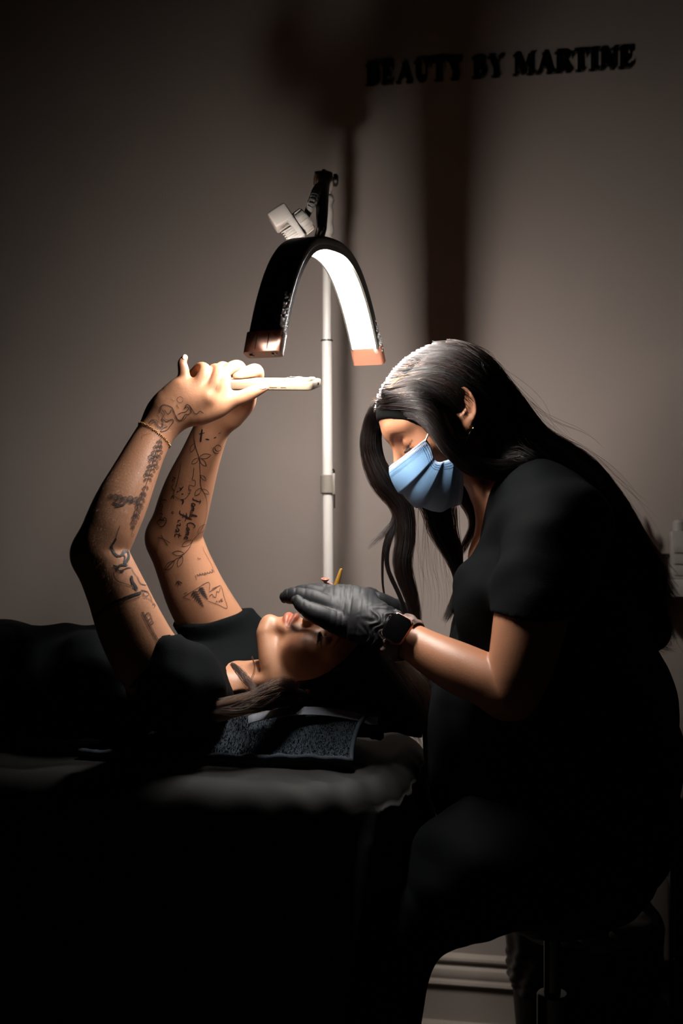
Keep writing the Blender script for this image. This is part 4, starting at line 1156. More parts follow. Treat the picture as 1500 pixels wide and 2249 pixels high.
def lock(rows, n, M=18, wander=0.15, spread_end=1.0, tip=(0.75, 1.0), rmin=0.0):
    """strands round a centre line; rows (px, py, Y, radius px)"""
    pts = np.array([P(a, b, y) for a, b, y, r in rows]); rr = np.array([PX(r, y) for a, b, y, r in rows])
    Q = catmull(np.column_stack([pts, rr]), 10); c, r = Q[:, :3], Q[:, 3]
    tan = np.gradient(c, axis=0); tan /= np.linalg.norm(tan, axis=1)[:, None]
    x = np.cross(tan, (0, 1, 0)); x /= np.linalg.norm(x, axis=1)[:, None] + 1e-9; y = np.cross(tan, x)
    out = []
    tt = np.arange(len(c)) / (len(c) - 1)
    for _ in range(n):
        a = rng.uniform(0, 2 * math.pi); q = math.sqrt(rng.uniform(rmin, 1)); ph1, ph2 = rng.uniform(0, 6.3, 2)
        aw = a + wander * 2 * np.sin(tt * rng.uniform(2, 5) + ph1); qw = q * (1 + wander * np.sin(tt * rng.uniform(2, 6) + ph2) + (spread_end - 1) * tt ** 3)
        S = c + (x * np.cos(aw)[:, None] + y * np.sin(aw)[:, None]) * (r * qw)[:, None]
        L0 = rng.uniform(0.0, 0.06); L1 = rng.uniform(*tip)
        t = np.linspace(L0, L1, M)
        out.append(np.stack([np.interp(t, tt, S[:, k]) for k in range(3)], 1))
    return out
def over(dm, guides, n, M=26, jit=5.0, lift=(0.0003, 0.003), t0=(0.0, 0.006), t1=(0.85, 1.0), wave=4.0, per=14, spread=3.0, wrap=False):
    """strands in clumps between pixel guides, laid on the outside of a modelled mass (DepthMap)"""
    G = np.array([resample(g, 60) for g in guides]); res = []
    MF = M * 6; s = np.linspace(0, 1, MF)
    for _ in range(max(1, n // per)):
        gc = rng.uniform(0, len(G) - 1); ph_, fr = rng.uniform(0, 6.3), rng.uniform(2, 6)
        off = rng.normal(0, jit, 2); lc = rng.uniform(*lift); ta, tb = rng.uniform(*t0), rng.uniform(*t1)
        for _ in range(per):
            g = np.clip(gc + rng.normal(0, .03), 0, len(G) - 1); i = min(int(g), len(G) - 2); f = g - i
            c = G[i] * (1 - f) + G[i + 1] * f
            t = np.linspace(ta + rng.uniform(0, .008), min(1, tb + rng.uniform(-.05, .03)), MF) * 59
            xy = np.stack([np.interp(t, np.arange(60), c[:, k]) for k in range(2)], 1)
            xy += off * s[:, None] ** .5 + np.stack([np.sin(s * fr + ph_), np.cos(s * fr + ph_ * 1.3)], 1) * wave * s[:, None]
            xy += rng.normal(0, spread, 2) * ((1 - .55 * s) * np.minimum(1, .25 + 5 * s))[:, None] + rng.normal(0, .8, 2) * np.sin(s * rng.uniform(5, 12))[:, None]
            Y, N = dm(xy); ok = np.isfinite(Y)
            if ok.sum() < 5: continue
            k0 = np.flatnonzero(ok)[0]; idx = np.linspace(k0, MF - 1, M).astype(int); xy, Y, N, ok2 = xy[idx], Y[idx], N[idx], ok[idx]
            if len(xy) < 6: continue
            if ok2.sum() < 4: continue
            Y = np.interp(np.arange(len(xy)), np.flatnonzero(ok2), Y[ok2]); N = np.where(ok2[:, None], N, (0, -1, 0))
            for _ in range(2): Y[1:-1] = (Y[:-2] + 2 * Y[1:-1] + Y[2:]) / 4
            d = Y - CAM_Y; sm = np.linspace(0, 1, len(xy))
            pts = np.stack([(xy[:, 0] - 750) / FPX * d, Y, CAM_Z - (xy[:, 1] - 1124.5) / FPX * d], 1)
            pts = pts + N * (lc + rng.uniform(0, .0012)) * np.minimum(1, .5 + 3 * sm)[:, None]
            if wrap:                        # the root lies over the crown, on the far side of the head
                o2 = xy[0] - xy[1]; o2 /= np.linalg.norm(o2) + 1e-9
                e2 = xy[0] + o2 * (1.0 + rng.normal(0, .5)); b2 = xy[0] - o2 * 9
                pts = np.vstack([P(b2[0], b2[1], Y[0] + .030), P(e2[0], e2[1], Y[0] + .012), pts])
            t = np.linspace(0, len(pts) - 1, M)
            res.append(np.stack([np.interp(t, np.arange(len(pts)), pts[:, q]) for q in range(3)], 1))
    return res
# ---- stylist: long black hair, tucked behind her ear, over her back, and hanging past the far side of her face
def cap_model(O_w, R_, sc, grow, cut):
    m = Model()
    E = lambda c, r: Ell(O_w(*c), np.array(r) * sc, R_)
    m.u(E((-0.006, 0, 0.036), np.array((0.094, 0.073, 0.079)) + grow), 0)
    m.u(E((0.040, 0, 0.028), np.array((0.053, 0.060, 0.058)) + grow), 0.03)
    m.s(E(*cut), 0.006)
    return m
mass_b = Model()
mass_b.u(cap_model(hw_b, HR_B, HSC_B, 0.003, ((0.108, 0.000, -0.020), (0.078, 0.100, 0.076))), 0)
side_rows = [(858, 862, -.030, 20), (915, 880, -.060, 20), (952, 918, -.070, 20), (988, 982, -.068, 21), (1040, 1020, -.060, 22), (1096, 1034, -.055, 20), (1160, 1026, -.050, 30)]
mass_b.u(pxtube(side_rows), 0.018)
back_rows = [(1010, 868, .02, 88), (1062, 925, .02, 72), (1118, 985, .02, 60), (1185, 1042, .02, 62), (1255, 1112, .02, 66), (1318, 1205, .02, 64), (1374, 1300, .02, 62), (1425, 1385, .02, 48)]
mass_b.u(pxtube(back_rows, flat=((0, 1, 0), 0.85)), 0.03)
mass_b.u(pxtube([(848, 872, .045, 18), (824, 930, .078, 17), (823, 1000, .090, 20), (848, 1062, .095, 23), (884, 1112, .095, 20), (893, 1170, .092, 15), (886, 1240, .09, 13), (902, 1300, .088, 8)]), 0.012)
mass_b.u(pxtube([(930, 1030, .11, 40), (962, 1110, .105, 28), (974, 1170, .100, 24), (992, 1220, .096, 15), (1004, 1262, .092, 8)]), 0.012)
mass_b.u(pxtube([(1000, 930, .10, 50), (1010, 1040, .10, 36), (1040, 1110, .095, 18), (1045, 1150, .09, 8)]), 0.012)
V, Q = surface(mass_b, (0.02, -0.14, 0.88), (0.52, 0.18, 1.40), 0.003)
hair_b = mobj('hair', V, Q, M_MASS_B, stylist)
GB = [
    [(806, 908), (840, 913), (880, 915), (914, 920), (948, 954), (990, 1006), (1040, 1042), (1095, 1052), (1145, 1046), (1215, 1095), (1300, 1190), (1365, 1295), (1410, 1375)],
    [(804, 899), (822, 901), (870, 903), (918, 910), (956, 949), (998, 1002), (1048, 1038), (1100, 1046), (1150, 1040), (1225, 1085), (1310, 1180), (1375, 1290), (1420, 1380)],
    [(806, 890), (824, 896), (880, 893), (932, 905), (968, 950), (1008, 996), (1052, 1028), (1102, 1036), (1160, 1028), (1236, 1070), (1322, 1165), (1392, 1280), (1440, 1390)],
    [(812, 870), (830, 880), (892, 874), (950, 895), (972, 950), (1015, 985), (1058, 1014), (1108, 1020), (1170, 1012), (1250, 1060), (1335, 1150), (1408, 1270), (1462, 1400)],
]
GB2 = [
    [(820, 856), (838, 868), (905, 856), (968, 874), (1022, 905), (1046, 962), (1078, 1004), (1126, 1012), (1180, 1012), (1262, 1062), (1345, 1160), (1415, 1280), (1470, 1420)],
    [(832, 834), (850, 850), (925, 838), (990, 858), (1046, 912), (1086, 966), (1130, 994), (1190, 1008), (1272, 1062), (1352, 1160), (1420, 1272), (1480, 1400)],
    [(848, 808), (868, 825), (945, 815), (1015, 846), (1076, 912), (1128, 966), (1186, 992), (1268, 1042), (1345, 1130), (1408, 1228), (1484, 1345)],
    [(872, 782), (893, 800), (965, 795), (1035, 830), (1096, 896), (1150, 956), (1210, 986), (1284, 1040), (1352, 1124), (1412, 1218), (1490, 1330)],
    [(902, 764), (925, 777), (990, 780), (1055, 816), (1114, 882), (1168, 950), (1228, 984), (1296, 1036), (1362, 1120), (1412, 1205), (1480, 1290)],
    [(905, 752), (960, 749), (1020, 760), (1082, 800), (1140, 872), (1194, 946), (1254, 985), (1316, 1036), (1372, 1112), (1416, 1190), (1456, 1240)],
    [(955, 765), (1015, 773), (1075, 812), (1130, 880), (1184, 954), (1246, 992), (1308, 1042), (1366, 1118), (1412, 1196), (1462, 1256)],
]
dm_b = DepthMap(mass_b, 800, 720, 1520, 1460)
S = over(dm_b, GB, 4600, jit=3, wave=4, lift=(0.0002, 0.0035), wrap=True) + over(dm_b, [GB[2], GB2[0]], 1500, jit=3, wave=4, t1=(.2, .5), wrap=True) + over(dm_b, GB2, 13500, jit=4, wave=6, lift=(0.0002, 0.004), wrap=True)
S += over(dm_b, GB2, 300, jit=20, wave=22, lift=(0.003, 0.010), t0=(0.0, .3), t1=(.5, 1.0), per=2)     # loose hairs
for q in over(dm_b, GB2, 5200, jit=4, wave=6, lift=(0.0002, 0.004)):        # the far side, mirrored in the head's middle plane
    S.append(q - 2 * ((q - HO_B) @ sl)[:, None] * sl)
strands('hair_strands', S, M_STR_B, hair_b, 0.00019)
F_ = []
F_ += lock([(850, 868, .045, 12), (826, 896, .055, 13), (812, 930, .07, 13), (808, 970, .08, 12), (816, 1010, .085, 10)], 300, 22)
F_ += lock([(842, 880, .030, 15), (818, 925, .070, 17), (812, 985, .085, 20), (838, 1052, .092, 26), (880, 1108, .095, 24), (890, 1175, .092, 21), (884, 1240, .09, 20), (900, 1300, .088, 16), (914, 1345, .085, 11), (922, 1372, .08, 5)], 1500, 26)
F_ += lock([(880, 1108, .095, 16), (889, 1180, .092, 15), (888, 1250, .09, 12), (900, 1310, .088, 8), (902, 1345, .086, 6), (895, 1372, .084, 3)], 380, 20)
F_ += lock([(880, 1100, .095, 9), (862, 1150, .094, 6), (844, 1200, .093, 4), (840, 1255, .092, 3), (843, 1300, .091, 2.5), (855, 1340, .09, 1.5)], 110, 20)
F_ += lock([(882, 1105, .095, 10), (868, 1150, .094, 8), (850, 1205, .092, 6), (852, 1250, .091, 5), (872, 1296, .09, 5), (890, 1338, .088, 4), (896, 1362, .086, 2)], 220, 20)
F_ += lock([(884, 1095, .095, 9), (868, 1140, .094, 8), (846, 1168, .093, 7), (822, 1190, .092, 6), (806, 1206, .092, 5)], 70, 16, tip=(.5, 1))
F_ += lock([(925, 1060, .11, 30), (952, 1115, .105, 27), (968, 1165, .100, 26), (990, 1215, .096, 18), (1004, 1258, .092, 11), (1003, 1298, .090, 8), (990, 1338, .088, 9), (974, 1368, .086, 9)], 900, 22)
F_ += lock([(985, 1100, .105, 22), (992, 1160, .100, 18), (1008, 1215, .096, 10), (1010, 1260, .092, 6), (1000, 1310, .090, 5), (1000, 1350, .088, 4), (1018, 1400, .086, 2)], 260, 20)
F_ += lock([(1010, 1080, .095, 18), (1036, 1125, .085, 14), (1038, 1160, .075, 10), (1022, 1195, .08, 9), (1005, 1230, .085, 6)], 260, 18)
for k in range(46):                                                     # single hairs past the face
    x0 = rng.uniform(890, 1000); w_ = rng.uniform(-30, 30)
    F_ += lock([(x0, 1090, .1, 5), (x0 + w_ * .2, 1160, .1, 8), (x0 + w_ * .6 + 4, 1240, .095, 10), (x0 + w_ + 14, 1310, .09, 12), (x0 + w_ * .8 + 8, 1390, .09, 10)], 1, 22, tip=(.5, 1))
F2 = [np.array([np.interp(np.linspace(0, 1, 26), np.linspace(0, 1, len(s)), s[:, k]) for k in range(3)]).T for s in F_]
strands('hair_strands', F2, M_STR_B, hair_b)
E_ = []
for k in range(60):                                                     # wisps at the end of the back hair
    u_ = rng.uniform(0, 1); x0, y0 = 1335 + 65 * u_, 1180 + 170 * u_
    dx, dy = rng.uniform(45, 110), rng.uniform(35, 95)
    E_ += lock([(x0, y0, .02 + rng.uniform(-.06, .05), 8), (x0 + dx * .4, y0 + dy * .55, .02, 7), (x0 + dx * .75, y0 + dy * .85, .02, 6), (x0 + dx * 1.1, y0 + dy * .95 - rng.uniform(0, 16), .02, 6)], 14, 14, wander=.5, spread_end=1.6, tip=(.5, 1))
for k in range(40):
    x0, y0 = rng.uniform(1350, 1430), rng.uniform(1330, 1390)
    E_ += lock([(x0, y0, .02 + rng.uniform(-.06, .05), 10), (x0 + 20, y0 + 25, .02, 9), (x0 + 45, y0 + 42, .02, 7), (x0 + 66, y0 + 50, .02, 5)], 16, 14, wander=.5, tip=(.6, 1))
for k in range(70):                                                     # fly-aways along the top of the head and back
    g = resample(GB2[-1], 60); i = rng.integers(0, 40); p = g[i]; q = g[min(i + 14, 59)]
    o_ = rng.uniform(3, 26)
    E_ += lock([(p[0], p[1] + 4, .02 + rng.uniform(-.05, .04), 3), ((p[0] * 2 + q[0]) / 3 + o_ * .5, (p[1] * 2 + q[1]) / 3 - o_ * .8, .02, 3), ((p[0] + 2 * q[0]) / 3 + o_ * .6, (p[1] + 2 * q[1]) / 3 - o_ * .7, .02, 3), (q[0] + o_ * .2, q[1] - o_ * .3, .02, 3)], 1, 14)
for k in range(30):
    a0 = rng.uniform(0, 1); x0, y0 = 822 + 60 * a0, 900 - 85 * a0
    E_ += lock([(x0 + 14, y0 + 4, rng.uniform(-.03, .05), 2), (x0 - 4, y0 - 6, .01, 2), (x0 - rng.uniform(8, 34), y0 + rng.uniform(-12, 10), .01, 2)], 1, 14)
strands('hair_strands', E_, M_STR_B, hair_b, 0.00012)

# ---- client: brown hair spread under her head and over her shoulder
mass_a = Model()
mass_a.u(cap_model(hw_a, HR_A, HSC_A, 0.008, ((0.100, 0.0, -0.028), (0.090, 0.120, 0.092))), 0)
mass_a.s(Ell(hw_a(-0.010, 0.085, -0.004), (0.030, 0.026, 0.036), None), 0.006)
mass_a.u(pxtube([(760, 1530, .00, 40), (690, 1548, -.020, 22), (640, 1534, -.045, 18), (590, 1540, -.070, 16), (540, 1550, -.090, 13), (490, 1558, -.108, 9), (452, 1558, -.120, 5)]), 0.02)
mass_a.u(pxtube([(800, 1480, .05, 70), (860, 1520, .05, 74), (920, 1560, .05, 62), (965, 1605, .05, 44), (985, 1650, .04, 22)]), 0.03)
mass_a.s(Padding(), 0.002)
mass_a.s(Model(off=.004).u(gl, 0).u(g2, 0).u(arm_br, 0).u(top, 0), .002)
mass_a.i(Half((0, 0, BZ + .011), (0, 0, -1)), 0.003)
V, Q = surface(mass_a, (-0.28, -0.18, 0.715), (0.28, 0.20, 0.96), 0.003)
hair_a = mobj('hair', V, Q, M_MASS_A, client)
GA = [
    [(760, 1372), (805, 1385), (860, 1430), (920, 1495), (970, 1570), (1000, 1640)],
    [(752, 1392), (790, 1400), (840, 1440), (885, 1500), (930, 1570), (965, 1640)],
    [(742, 1418), (780, 1425), (820, 1460), (850, 1510), (880, 1570), (900, 1620)],
    [(736, 1445), (765, 1452), (790, 1480), (798, 1520), (780, 1560)],
    [(730, 1470), (748, 1485), (758, 1515), (750, 1540), (720, 1560)],
]
dm_a = DepthMap(mass_a, 420, 1360, 1020, 1660)
S = over(dm_a, GA, 3200, M=18, jit=4, wave=6, lift=(0.0004, 0.004))
GA2 = [
    [(672, 1522), (640, 1516), (605, 1524), (570, 1534), (520, 1542), (470, 1548), (438, 1546)],
    [(680, 1536), (640, 1530), (600, 1538), (555, 1548), (505, 1556), (460, 1560), (430, 1558)],
    [(690, 1545), (650, 1538), (610, 1545), (560, 1556), (515, 1566), (480, 1572), (450, 1572)],
]
S2 = over(dm_a, GA2, 2600, M=18, jit=5, wave=8, lift=(0.0004, 0.005))
S2 += lock([(655, 1514, -.055, 12), (622, 1502, -.072, 13), (592, 1512, -.085, 13), (560, 1528, -.095, 11), (520, 1538, -.108, 10), (470, 1546, -.122, 9), (436, 1542, -.130, 6)], 420, 18, wander=.4)
S2 += lock([(610, 1518, -.075, 14), (565, 1540, -.095, 14), (525, 1556, -.110, 12), (480, 1562, -.120, 9), (446, 1562, -.128, 6)], 420, 18, wander=.5)
S2 += lock([(507, 1456, -.030, 3), (524, 1474, -.040, 6), (540, 1494, -.055, 8), (552, 1512, -.075, 9), (552, 1535, -.095, 8)], 160, 18, wander=.6)
S2 += lock([(552, 1440, -.03, 2), (558, 1462, -.036, 2), (556, 1482, -.04, 3), (545, 1500, -.044, 3)], 12, 18)
strands('hair_strands', S + S2, M_STR_A, hair_a)
print('hair', time.time() - t_)
# ------------------------------------------------------------------ treatment bed, its sheet and the towel
M_SHEET = mat('dark grey bed sheet', lin(36, 36, 36), rough=0.75, bump=0.08, bscale=400, spec=0.2)
M_TOWEL = mat('charcoal terry', lin(60, 68, 76), rough=0.95, bump=0.6, bscale=900, spec=0.1)
M_TBAND = mat('grey woven towel band', lin(116, 122, 132), rough=0.85, bump=0.2, bscale=900)
M_FRAME = mat('black steel frame', lin(16, 17, 18), rough=0.4)
BL, BWid = 1.86, 0.56
bq = lambda a, b, z: corner - A * a + B * b + np.array([0, 0, z])      # a from the head end, b from the near side
bed = thing('treatment_bed', 'padded treatment bed the client lies on, mostly hidden by its dark sheet', 'bed', bq(.93, .3, 0))
Rb = np.column_stack([A, B, [0, 0, 1]])
MB().add(*s_box(bq(BL / 2 + .02, BWid / 2, BZ - .075), (BL - .14, BWid - .10, .09), Rb, .03, 4)).build('mattress', M_FRAME, bed)
MB().add(*s_box(bq(BL / 2, BWid / 2, BZ - .125), (BL - .14, BWid - .12, .05), Rb, .008)).build('base_board', M_FRAME, bed)
for a in (.46, BL - .3):
    for b in (.10, BWid - .10):
        MB().add(*s_box(bq(a, b, (BZ - .15) / 2), (.05, .05, BZ - .15), Rb, .004)).build('leg', M_FRAME, bed)
for b in (.10, BWid - .10): MB().add(*s_box(bq(BL / 2, b, .12), (BL - .6, .035, .035), Rb, .004)).build('rail', M_FRAME, bed)
# sheet: flat top, rounded edges, hanging skirt with folds; one closed loop round the bed
def loop_pt(u):
    """rounded rectangle, parameter 0..1 -> centre-relative point and outward normal"""
    r = 0.15; w_, l_ = BWid - 2 * r, BL - 2 * r; per = 2 * (w_ + l_) + 2 * math.pi * r
    s = u * per
    segs = [(l_, 0), (math.pi * r / 2, 1), (w_, 2), (math.pi * r / 2, 3), (l_, 4), (math.pi * r / 2, 5), (w_, 6), (math.pi * r / 2, 7)]
    # start on the near side at the foot, walking to the head end
    for L_, k in segs:
        if s <= L_: break
        s -= L_
    t = s / r
    if k == 0: return np.array([BL - r - s, 0.0]), np.array([0, -1.0])
    if k == 1: a = -math.pi / 2 - t; c = np.array([r, r])
    if k == 2: return np.array([0.0, r + s]), np.array([-1.0, 0])
    if k == 3: a = math.pi - t; c = np.array([r, BWid - r])
    if k == 4: return np.array([r + s, BWid]), np.array([0, 1.0])
    if k == 5: a = math.pi / 2 - t; c = np.array([BL - r, BWid - r])
    if k == 6: return np.array([BL, BWid - r - s]), np.array([1.0, 0])
    if k == 7: a = -t; c = np.array([BL - r, r])
    n = np.array([math.cos(a), math.sin(a)]); return c + n * r, n
def sheet(u, v):
    p, n = loop_pt(u % 1.0)
    r = 0.040
    if v < 0.34:                         # top, from the middle line outwards
        t = v / 0.34
        mid = np.array([np.clip(p[0], BWid / 2, BL - BWid / 2), BWid / 2])
        q = mid + (p - n * r - mid) * t; z = BZ
        out = 0
        dcorner = math.hypot(q[0] - .06, q[1] - .06)
        z += -0.0015 + 0.0015 * math.sin(q[0] * 21 + q[1] * 8) * t - 0.012 * max(0, 1 - (q[0] / .22)) ** 2 * t + .003 * math.sin(q[0] * 55 - q[1] * 33) * max(0, t - .6) - .002 * max(0, t - .6)
    elif v < 0.52:
        a = (v - 0.34) / 0.18 * math.pi / 2
        q = p - n * r + n * r * math.sin(a); z = BZ - r + r * math.cos(a)
        z += -0.012 * max(0, 1 - (q[0] / .22)) ** 2 + 0.0021 * math.sin(q[0] * 21 + q[1] * 8)
        out = 0.0022 * math.sin(u * 400 + math.sin(u * 90)) * (a / 1.57) ** 2
    else:
        t = (v - 0.52) / 0.48
        hemz = .06 + .51 * min(1, max(0, (-n[0] - .30) / .3)); q = p; z = BZ - r - (BZ - r - hemz) * t
        fold = math.sin(u * 400 + math.sin(u * 90) + 0.6 * t) * 0.0022 + t * 0.014 * math.sin(u * 210 + 1.3 * math.sin(u * 60)) + 0.006 * t
        c = max(0, 1 - math.hypot(p[0], p[1]) / .20)
        fold += c * 0.009 * math.sin(u * 430 + 3 * t) * min(1, t * 2.5)
        out = fold
    q = q + n * out
    c = max(0, 1 - math.hypot(q[0] - .02, q[1] - .02) / .20)
    z += c * 0.004 * math.sin((q[0] - q[1]) * 90 + 1.5) * (1 if v < .52 else max(0, 1 - (v - .52) * 8))
    return bq(q[0], q[1], z)
Vs, Fs = s_sheet(sheet, 560, 46)
tag(mobj('bed_sheet', Vs, Fs, M_SHEET), 'dark grey sheet hanging over the treatment bed with creased corner', 'bed sheet')
# towel: terry sheet over a low neck roll, its far woven band lifting behind
tu, tv = np.meshgrid(np.linspace(0, 1, 121), np.linspace(0, 1, 61), indexing='ij')
TA = 0.505 - 0.425 * tu + .008 * np.sin(tv * 7) * tu - .028 * tv * tu
TB = 0.128 + 0.150 * tv - (.006 * np.sin(tu * 5) + .006 * tu) * (1 - tv)
TZ = BZ + towel_z(TA, TB) + 0.0022 * np.sin(tu * 17 + tv * 5) * (0.3 + tv) + 0.0010 * np.sin(tu * 61 + tv * 23)
TXY = corner + (-A) * TA[..., None] + B * TB[..., None]
zs_ = np.linspace(BZ + .002, BZ + .10, 26)                 # pressed down where she lies on it
pts_ = np.repeat(TXY.reshape(-1, 3), len(zs_), 0); pts_[:, 2] = np.tile(zs_, TXY.shape[0] * TXY.shape[1])
dd_ = np.minimum(np.minimum(shirt(pts_.astype(F32)), mass_a(pts_.astype(F32))), body_a(pts_.astype(F32))).reshape(TA.shape + (len(zs_),))
first = np.where((dd_ < .0035).any(-1), zs_[np.argmax(dd_ < .0035, -1)], 9.0)
TZ = np.minimum(TZ, np.maximum(first - .0075, BZ + .0056))
TG = TXY.copy(); TG[..., 2] = TZ
def towel(u, v):
    x, y = u * 120, v * 60; i, j = min(int(x), 119), min(int(y), 59); f, g_ = x - i, y - j
    return (TG[i, j] * (1 - f) + TG[i + 1, j] * f) * (1 - g_) + (TG[i, j + 1] * (1 - f) + TG[i + 1, j + 1] * f) * g_
Vt, Ft = s_sheet(towel, 150, 75, thick=0.004)
tow = mobj('towel', Vt, Ft, M_TOWEL)
tag(tow, 'charcoal terry towel with grey woven band under the head', 'towel')
# terry loops
nl = 26000
uu, vv = rng.random(nl), rng.random(nl)
G = np.array([towel(u, v) for u, v in zip(uu, vv)])
dirs = rng.normal(0, .55, (nl, 3)); dirs[:, 2] = 1.0; dirs /= np.linalg.norm(dirs, axis=1)[:, None]
side = np.cross(dirs, rng.normal(0, 1, (nl, 3))); side /= np.linalg.norm(side, axis=1)[:, None]
hgt = rng.uniform(.0018, .0034, nl)[:, None]; wd = 0.0007
Vl = np.stack([G - side * wd, G + side * wd, G + dirs * hgt + side * wd * .4, G + dirs * hgt - side * wd * .4], 1).reshape(-1, 3)
tag(mobj('terry_pile', Vl, np.arange(nl * 4).reshape(-1, 4), M_TOWEL, tow, smooth=False), kind='stuff')
# rolled hem along the near edge and the right edge
hem = [np.array(towel(u, 0.0)) + [0, 0, .002] for u in np.linspace(0, 1, 60)]
MB().add(*s_tube(hem, [.0042 + .0006 * math.sin(k * 1.9) for k in range(60)], 8)).build('hem', M_TOWEL, tow, auto=None)
hem2 = [np.array(towel(1.0, v)) + [0, 0, .001] for v in np.linspace(0, 1, 30)]
MB().add(*s_tube(hem2, .0036, 8)).build('hem', M_TOWEL, tow, auto=None)
def tband(u, v):
    px_ = 545 + 285 * u; Yb = -.062 + .010 * v
    arch = math.sin(min(1, u * 1.05) * math.pi) ** 0.8 if u < .95 else 0.1
    py_ = 1572 - 22 * arch + 4 * u
    q = P(px_, py_, Yb); q[2] += -0.012 + .012 * v
    return q
MB().add(*s_sheet(tband, 60, 6, thick=.0015)).build('woven_band', M_TBAND, tow)
# ------------------------------------------------------------------ stool
M_SEAT = mat('black vinyl', lin(15, 16, 17), rough=0.45, spec=0.4)
M_DCHROME = mat('dark chrome', lin(92, 98, 98), rough=0.22, metal=1.0)
sx = P(1213, 2045, .05)
stool = thing('stool', 'round black stool on a chrome gas lift under the person in scrubs', 'stool', sx * [1, 1, 0])
zc = P(1213, 2048, .05)[2]
MB().add(*s_lathe([(.02, zc), (.040, zc + .002), (.066, zc + .009), (.100, zc + .024), (.137, zc + .047), (.160, zc + .078), (.170, zc + .104), (.168, zc + .114), (.155, zc + .120), (.01, zc + .121)], sx * [1, 1, 0], n=56)).build('seat', M_SEAT, stool)
zt = P(1213, 2180, .05)[2]
MB().add(*s_cyl(sx * [1, 1, 0] + [0, 0, zt - .05], sx * [1, 1, 0] + [0, 0, zc + .01], PX(18.5, .05), n=28)).build('piston', M_DCHROME, stool)
MB().add(*s_lathe([(PX(31, .05), .11), (PX(33, .05), .112), (PX(34, .05), zt - .012), (PX(34, .05), zt - .003), (PX(31, .05), zt), (PX(20, .05), zt + .001)], sx * [1, 1, 0], n=32)).build('lift_sleeve', M_DCHROME, stool)
MB().add(*s_box(P(1086, 2040, .0), (.024, .010, .008), frame_from((0.3, 0, 1)), .002)).add(*s_cyl(P(1094, 2038, .0), P(1190, 2046, .04), .004, n=10)).build('height_lever', M_SEAT, stool)
MB().add(*s_lathe([(.042, .075), (.045, .08), (.045, .115), (.04, .12)], sx * [1, 1, 0], n=28)).build('hub', M_DCHROME, stool)
for k in range(5):
    t = 2 * math.pi * k / 5 + .45; d = np.array([math.cos(t), math.sin(t), 0]); e = sx * [1, 1, 0] + d * .25
    lg = MB().add(*s_tube([sx * [1, 1, 0] + d * .03 + [0, 0, .098], sx * [1, 1, 0] + d * .15 + [0, 0, .09], e + [0, 0, .07]], [.017, .014, .011], 10)).build('leg', M_DCHROME, stool)
    MB().add(*s_cyl(e + [0, 0, .05], e + [0, 0, .075], .008, n=10)).add(*s_cyl(e + np.cross(d, [0, 0, 1]) * .012 + [0, 0, .025], e - np.cross(d, [0, 0, 1]) * .012 + [0, 0, .025], .025, n=18, bev=.004)).build('caster', M_SEAT, lg)

# ------------------------------------------------------------------ waste bin with a liner
M_BIN = mat('black plastic bin', lin(15, 16, 17), rough=0.5)
M_LINER = mat('dark bin liner', lin(44, 42, 46), rough=0.35, spec=0.5)
M_TISSUE = mat('crumpled paper', lin(150, 152, 146), rough=0.9)
BY_ = 0.37
bc = P(1281, 2030, BY_) * [1, 1, 0]
rim = PX(168, BY_); bot = rim * .80; bh = P(1281, 2030, BY_)[2]
wbin = thing('waste_bin', 'black waste bin with bunched liner and crumpled tissue behind the stool', 'bin', bc)
MB().add(*s_lathe([(bot - .004, 0), (bot, .004), (rim - .002, bh - .006), (rim + .003, bh - .002), (rim + .003, bh + .002), (rim - .004, bh + .002), (bot - .006, .012), (.01, .010)], bc, n=48)).build('bin_body', M_BIN, wbin)
def liner(u, v):
    t = 2 * math.pi * u
    r = rim + .004 + .003 * math.sin(v * 30 + 3 * math.sin(t * 2)) * v + .0025 * math.sin(t * 17 + v * 9)
    z = bh + .005 - v * .115
    if v < .25: r = rim + .006 - (.25 - v) * .05; z = bh + .004 + (.25 - v) * .04
    r -= max(0, bh - z) / bh * (rim - bot)
    z += max(0, math.cos(t - .75)) ** 5 * .028 * (1 - v) + .004 * math.sin(t * 9) * (1 - v)
    return bc + np.array([r * math.cos(t), r * math.sin(t), z])
MB().add(*s_sheet(liner, 120, 26)).build('liner', M_LINER, wbin)
def tissue(cx, cy, cz, r, seed):
    V, F = s_sphere((0, 0, 0), 1, 22)
    rr = np.random.default_rng(seed); w = rr.normal(0, 3.2, (7, 3)); p_ = rr.uniform(0, 6, 7)
    k = 1 + .16 * np.abs(np.sin(V @ w.T + p_)).mean(1) * np.sign(np.sin(V @ w[0] * 2)) + .10 * np.sin(V @ w[3] * 3)
    return V * (k * r)[:, None] * [1, 1, .7] + [cx, cy, cz], F
for i, (dx, dy, dz, r) in enumerate(((.072, -.055, .016, .040), (-.035, .06, -.010, .045), (-.05, -.05, -.020, .034))):
    tv, tf = tissue(bc[0] + dx, bc[1] + dy, bh + dz, r, i)
    tag(mobj('crumpled_tissue', tv, tf, M_TISSUE), ['crumpled pale tissue peeking out on top of the bin', 'crumpled tissue at the back inside the bin', 'small crumpled tissue against the right inside of the bin'][i], 'tissue', 'tissues in the waste bin')

